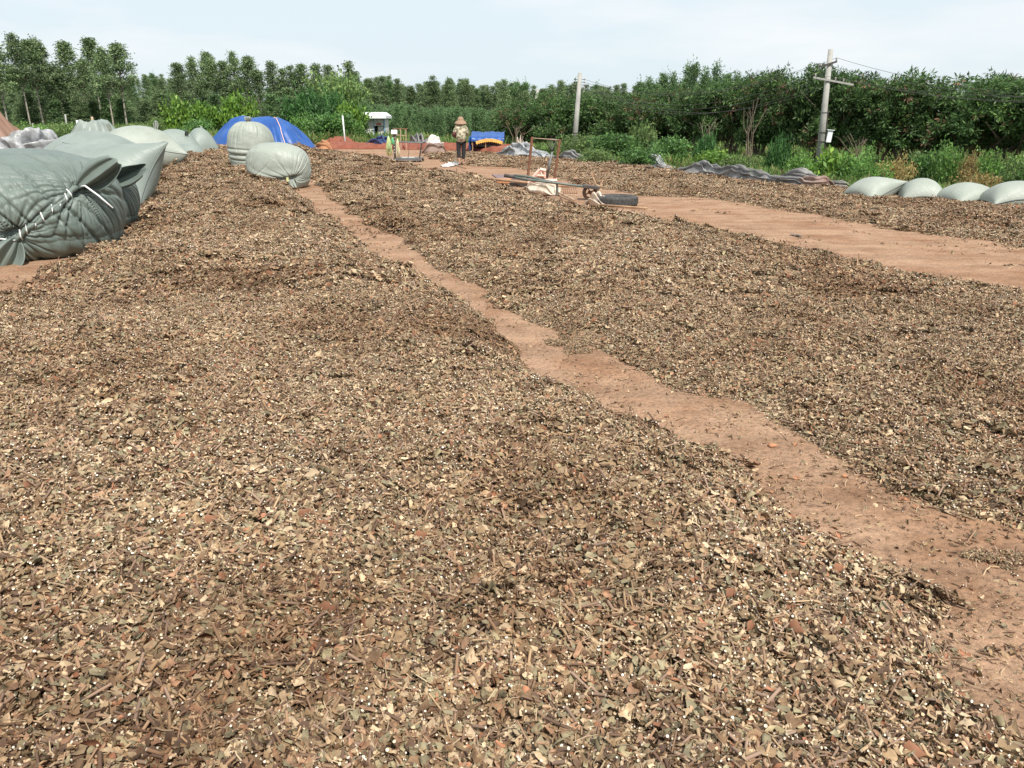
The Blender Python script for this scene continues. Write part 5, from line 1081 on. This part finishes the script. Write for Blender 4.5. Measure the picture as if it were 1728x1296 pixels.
# ------------------------------------------------------------------ tools and wheelbarrow, right of centre
def stick(a, b_, r, mat, name, label, cat, r2=None): o = MB().tube([a, b_], r, 8, r2).build(name, mat, None, True); return tag(o, label, cat)
gz_ = .0
fA = G(890, 306); fB = G(937, 309); Yf = fA.y; hF = W(898, 231, Yf).z
t = thing('upright_frame', 'upright rusty two post frame with a thin top bar behind the pink trolley', 'frame', (fA.x, fA.y, 0))
pa = W(898, 231, Yf)-fA; pb_ = W(945, 235, Yf)-fA; pbase = Vector((fB.x-fA.x, 0, 0))
MB().tube([(0, 0, 0), pa], .038, 8).build('post', M['rust'], t); MB().tube([pbase, pb_], .036, 8).build('post', M['rust'], t)
MB().tube([pa-Vector((0, 0, .03)), pb_-Vector((0, 0, .02))], .012, 6).build('top_bar', M['palewood'], t)
# shovel stuck upright, seen as a looped grip
sb = G(922, 303); tp_ = W(932, 256, sb.y)-sb; t = thing('fork', 'grey fork standing upright with a looped head between the rusty posts', 'garden fork', sb)
MB().tube([(0, 0, 0), tp_], .035, 8, .03).build('shaft', M['greysteel'], t, True)
a1 = W(924, 243, sb.y)-sb; a2 = W(926, 237, sb.y)-sb; a3 = W(937, 236, sb.y)-sb; a4 = W(938, 243, sb.y)-sb
MB().tube([tp_, a1, a2, (a2+a3)/2+Vector((0, 0, .03)), a3, a4, tp_], .022, 8).build('head_loop', M['darksteel'], t, True)
for u in (.35, .65): MB().tube([tp_, a2.lerp(a3, u)], .008, 6).build('tine', M['greysteel'], t)
# pink trolley frame
c = G(905, 318); t = thing('pink_trolley', 'faded pink painted trolley frame with a raised end', 'trolley', (c.x, c.y, 0), 0)
def Q(px, py, Yd=None): return W(px, py, Yd or c.y)-Vector((c.x, c.y, 0))
for a, b_, rr in [((892, 309), (911, 286), .045), ((911, 286), (921, 288), .045), ((919, 288), (919, 300), .03), ((893, 306), (940, 305), .05), ((940, 305), (934, 316), .035), ((892, 308), (893, 320), .03), ((905, 296), (920, 297), .03)]:
    MB().tube([Q(*a), Q(*b_)], rr, 4).build('frame_bar', M['pinkpaint'], t)
for a, b_, rr in [((900, 303), (935, 312), .03), ((911, 286), (915, 300), .03)]: MB().tube([Q(*a, c.y+.5), Q(*b_, c.y+.5)], rr, 4).build('frame_bar', M['pinkpaint'], t)
m_ = MB(); v_ = [Q(900, 300, c.y+.1), Q(918, 296, c.y+.1), Q(936, 310, c.y+.1), Q(900, 312, c.y+.1)]; m_.add(v_, [(0, 1, 2, 3)]); o = m_.build('panel', M['rust'], t); o.modifiers.new('s', 'SOLIDIFY').thickness = .02
# plate
c2 = G(858, 306); v_ = [W(830, 296, c2.y+.35), W(865, 296, c2.y+.5), W(895, 305, c2.y), W(840, 303, c2.y-.5), ]
m_ = MB().add(v_, [(0, 1, 2, 3)]); o = m_.build('metal_plate', M['plateau'], None); o.modifiers.new('s', 'SOLIDIFY').thickness = .03; tag(o, 'flat purple brown metal plate propped left of the pink trolley', 'plate')
o = MB().box(G(845, 309)+Vector((0, 0, .06)), (.55, .4, .12), (0, 0, R(-8))).build('brick_block', M['orangecloth'], None, bevel=.02); tag(o, 'reddish clay block under the purple brown plate', 'block')
o = MB().box(G(877, 315)+Vector((0, 0, .05)), (.5, .25, .10), (0, 0, R(-12))).build('dark_board', M['darksteel'], None); tag(o, 'short dark board under the trolley and the long wooden pole', 'board')
cy_ = G(880, 318).y
a = W(806, 300, cy_+.9); b_ = W(960, 315, cy_-.3); stick(a, b_, .03, M['wood'], 'wooden_pole', 'long orange brown wooden pole lying across the trolley from the left', 'pole')
# wheelbarrow
wc_ = G(995, 338); t = thing('wheelbarrow', 'flat green grey wheelbarrow frame with one dusty spoked wheel at its right end', 'wheelbarrow', (wc_.x, wc_.y, 0))
def QW(px, py, dy=0): return W(px, py, wc_.y+dy)-Vector((wc_.x, wc_.y, 0))
for dy in (-.16, .30):
    MB().tube([QW(867, 299 if dy < 0 else 296, dy+.3), QW(890, 303 if dy < 0 else 298, dy+.2), QW(940, 309, dy), QW(1008, 318, dy*.5)], .026, 8).build('rail', M['greensteel'], t, True)
    MB().tube([QW(851, 296, dy+.35), QW(869, 299, dy+.3)], .035, 8).build('grip', M['darksteel'], t, True)
MB().box(QW(997, 315, 0), (.34, .42, .05), (0, R(6), 0)).build('axle_bracket', M['darksteel'], t)
MB().tube([QW(940, 309, -.1), QW(939, 330, -.1)], .022, 6).build('leg', M['greensteel'], t); MB().tube([QW(940, 309, .3), QW(941, 325, .3)], .022, 6).build('leg', M['greensteel'], t)
for u in (.25, .5, .75): MB().tube([QW(880+u*100, 301+u*13, -.16), QW(880+u*100, 301+u*13, .30)], .016, 6).build('cross_bar', M['greensteel'], t)
rad = .165
RX = Matrix.Rotation(R(90), 3, 'X'); RZ = Matrix.Rotation(R(12), 3, 'Z')@RX
wh = MB().lathe([(rad*.68, -.035), (rad*.95, -.045), (rad, 0), (rad*.95, .045), (rad*.68, .035), (rad*.68, -.035)], (0, 0, rad), 28, RZ).build('wheel', M['dustyrubber'], t, True)
MB().lathe([(rad*.69, -.02), (rad*.60, -.03), (rad*.60, .03), (rad*.69, .02)], (0, 0, rad), 28, RZ).build('rim', M['rust'], wh, True)
MB().lathe([(0, -.04), (rad*.22, -.04), (rad*.22, .04), (0, .04)], (0, 0, rad), 16, RZ).build('hub', M['rust'], wh, True)
for k in range(4):
    a = k*math.pi/2+.4; d = RZ@Vector((math.cos(a), math.sin(a), 0)); MB().tube([Vector((0, 0, rad))+d*rad*.2, Vector((0, 0, rad))+d*rad*.64], .014, 6).build('spoke', M['rust'], wh)
# rake
rk = G(945, 332); t = thing('wire_rake', 'small rusty wire rake lying under the wheelbarrow frame', 'rake', (rk.x, rk.y, .02))
for k in range(7): x = .05+k*.05; MB().tube([(x, .1*k*.3, .22-.01*k), (x+.03, 0, .06)], .006, 5).build('tine', M['rust'], t)
MB().tube([(0.02, 0, .22), (.40, .2, .16)], .008, 5).build('cross_wire', M['rust'], t); MB().tube([(0.05, 0, .06), (.40, .05, .05)], .008, 5).build('cross_wire', M['rust'], t)
# cream sheets, handle, tyre, sticks
crumple('cream_sheet', [G(888, 322), G(912, 326), G(938, 332)], .55, .12, M['cream'], 'curved cream sheet half buried at the edge of the middle leaf bed under the trolley', 'sheet', 81, .9, 24, .05)
a = G(914, 321)+Vector((0, 0, .13)); b_ = G(968, 341)+Vector((0, 0, .05)); stick(a, b_, .022, M['palewood'], 'tool_handle', 'pale wooden tool handle slanting down over the cream sheet to the leaf bed', 'handle')
ty_c = G(1044, 350); t = thing('tyre', 'black rubber tyre lying flat on the path edge', 'tyre', (ty_c.x, ty_c.y+.32, .0), R(10))
Rt = .42; pr = [(Rt*.60, .03), (Rt*.80, .0), (Rt*.97, .02), (Rt, .06), (Rt, .15), (Rt*.97, .19), (Rt*.80, .205), (Rt*.60, .17), (Rt*.62, .10), (Rt*.60, .03)]
MB().lathe(pr, (0, 0, 0), 48).build('carcass', M['rubber'], t, True)
for k in range(36):
    a = k*2*math.pi/36; MB().box((Rt*math.cos(a), Rt*math.sin(a), .105), (.012, .045, .11), (0, 0, a)).build('tread_block', M['rubber'], t)
crumple('cream_sack', [G(990, 345), G(1005, 347), G(1020, 350)], .42, .26, M['cream'], 'flattened cream sack between the wheelbarrow wheel and the tyre', 'sack', 85, .8, 22, .04)
stick(G(1012, 350)+Vector((0, 0, .05)), G(1092, 355)+Vector((0, 0, .04)), .02, M['wood'], 'wooden_pole', 'thin wooden pole lying along the leaf bed in front of the tyre', 'pole')
Yq = G(1013, 335).y
t_ = W(997, 292, Yq); stick(t_, W(1014, 330, Yq), .018, M['wood'], 'stick', 'long upright stick leaning left behind the wheelbarrow wheel', 'stick'); stick(W(1018, 303, Yq+.1), W(1009, 322, Yq+.05), .013, M['wood'], 'stick', 'shorter stick crossing the long one above the wheelbarrow wheel', 'stick')
crumple('sand_bag', [G(1335, 397), G(1345, 399), G(1352, 401)], .2, .07, M['greytarp'], 'small grey rag at the far edge of the middle leaf bed', 'rag', 91, 2, 12, .04)

# ------------------------------------------------------------------ person
pg = G(779, 279); t = thing('person', 'person in pale camouflage shirt, black trousers and wide straw hat walking away', 'person', (pg.x, pg.y, .0), R(6)); t.scale = (1.03, 1.03, 1.03)
def skin(name, joints, edges, mat, parent, root=0, sub=2):
    me = bpy.data.meshes.new(name); names_ = list(joints); me.from_pydata([joints[k][0] for k in names_], [(names_.index(a), names_.index(b)) for a, b in edges], []); me.materials.append(mat)
    o = link(name, me, parent); md = o.modifiers.new('skin', 'SKIN'); md.use_smooth_shade = True
    if not me.skin_vertices: me.attributes  # layer is created with the modifier
    sv = me.skin_vertices[0].data if me.skin_vertices else None
    if sv is None:
        bpy.context.view_layer.objects.active = o; o.select_set(True); bpy.ops.mesh.customdata_skin_add(); sv = me.skin_vertices[0].data; o.select_set(False)
    for k, nme in enumerate(names_):
        r = joints[nme][1]; sv[k].radius = (r, r) if not isinstance(r, tuple) else r; sv[k].use_root = (nme == list(names_)[root])
    s_ = o.modifiers.new('sub', 'SUBSURF'); s_.levels = sub; s_.render_levels = sub; return o
J = {'pelvis': ((0, 0, .90), .13), 'waist': ((0, .01, 1.05), .125), 'chest': ((0, .03, 1.24), .15), 'neckb': ((0, .05, 1.40), .07), 'neck': ((0, .07, 1.45), .05), 'head': ((0, .10, 1.53), .088), 'crown': ((0, .11, 1.60), .075),
     'shl': ((-.17, .03, 1.35), .06), 'ell': ((-.25, .02, 1.10), .042), 'wrl': ((-.17, .19, .97), .03), 'hal': ((-.15, .24, .95), .032), 'shr': ((.17, .03, 1.35), .06), 'elr': ((.25, .04, 1.11), .042), 'wrr': ((.17, .21, 1.0), .03), 'har': ((.15, .26, .99), .032),
     'hpl': ((-.085, 0, .86), .09), 'knl': ((-.10, .03, .48), .06), 'anl': ((-.075, -.03, .11), .038), 'hel': ((-.075, -.04, .05), .036), 'tol': ((-.07, .13, .03), .025),
     'hpr': ((.085, 0, .86), .09), 'knr': ((.08, .04, .47), .06), 'anr': ((.06, .03, .10), .038), 'her': ((.06, .01, .05), .036), 'tor': ((.07, .18, .03), .025)}
Ed = [('pelvis', 'waist'), ('waist', 'chest'), ('chest', 'neckb'), ('neckb', 'neck'), ('neck', 'head'), ('head', 'crown'), ('chest', 'shl'), ('shl', 'ell'), ('ell', 'wrl'), ('wrl', 'hal'), ('chest', 'shr'), ('shr', 'elr'), ('elr', 'wrr'), ('wrr', 'har'),
      ('pelvis', 'hpl'), ('hpl', 'knl'), ('knl', 'anl'), ('anl', 'hel'), ('hel', 'tol'), ('pelvis', 'hpr'), ('hpr', 'knr'), ('knr', 'anr'), ('anr', 'her'), ('her', 'tor')]
for sd, hx_ in (('l', -.15), ('r', .15)):
    hz = J['ha'+sd][0][2]; hy = J['ha'+sd][0][1]
    for k, (dx, dy, dz) in enumerate([(-.02, .06, -.01), (-.007, .065, -.015), (.007, .063, -.02), (.02, .055, -.025), (.03 if sd == 'l' else -.03, .03, .015)]):
        J['f%s%d' % (sd, k)] = ((hx_+dx*1.3, hy+dy, hz+dz), .009); Ed.append(('ha'+sd, 'f%s%d' % (sd, k)))
skin('body', J, Ed, M['skin'], t)
Sj = {'c': ((0, .02, 1.22), (.185, .15)), 'w': ((0, 0, 1.05), (.20, .155)), 'h': ((0, -.005, .83), (.205, .16)), 'nb': ((0, .045, 1.37), (.11, .10)), 'sl': ((-.165, .03, 1.335), .085), 'el': ((-.25, .01, 1.12), .07), 'sr': ((.165, .03, 1.335), .085), 'er': ((.25, .03, 1.12), .07), 'fr': ((.20, .13, 1.04), .055)}
skin('shirt', Sj, [('c', 'w'), ('w', 'h'), ('c', 'nb'), ('c', 'sl'), ('sl', 'el'), ('c', 'sr'), ('sr', 'er'), ('er', 'fr')], M['camo'], t)
skin('sleeve', {'a': ((-.235, .012, 1.17), .073), 'b': ((-.265, .01, 1.08), .072), 'c': ((-.215, .12, 1.0), .055), 'd': ((-.185, .17, .98), .042)}, [('a', 'b'), ('b', 'c'), ('c', 'd')], M['sleeve'], t)
skin('trousers', {'p': ((0, 0, .95), (.165, .13)), 'l': ((-.09, 0, .80), .105), 'lk': ((-.10, .025, .50), .08), 'la': ((-.083, -.01, .24), .066), 'r': ((.09, 0, .80), .105), 'rk': ((.085, .035, .49), .08), 'ra': ((.067, .03, .20), .066)}, [('p', 'l'), ('l', 'lk'), ('lk', 'la'), ('p', 'r'), ('r', 'rk'), ('rk', 'ra')], M['trousers'], t)
Hm = Matrix.Rotation(R(8), 3, 'X')
MB().lathe([(0, .155), (.05, .15), (.09, .12), (.112, .06), (.122, .015), (.17, -.015), (.20, -.045), (.218, -.075), (.221, -.085), (.195, -.05), (.115, .0), (.09, .06), (0, .13)], (0, .09, 1.54), 28, Hm).build('hat', M['straw'], t, True)
hr = MB().lathe([(0, .10), (.07, .07), (.096, 0), (.09, -.06), (.05, -.11), (0, -.12)], (0, .085, 1.53), 18).build('hair', M['hair'], t, True)
# face: eyes, nose, ears under the hat brim
for sx in (-1, 1):
    MB().lathe([(0, .012), (.012, 0), (0, -.012)], (sx*.032, .185, 1.535), 8).build('eye', M['dark'], t, True); MB().lathe([(0, .03), (.014, .015), (.014, -.015), (0, -.03)], (sx*.093, .09, 1.53), 8).build('ear', M['skin'], t, True)
MB().lathe([(0, .025), (.011, -.01), (0, -.02)], (0, .195, 1.515), 8).build('nose', M['skin'], t, True); MB().box((0, .186, 1.478), (.04, .008, .008)).build('mouth', M['sleeve'], t)
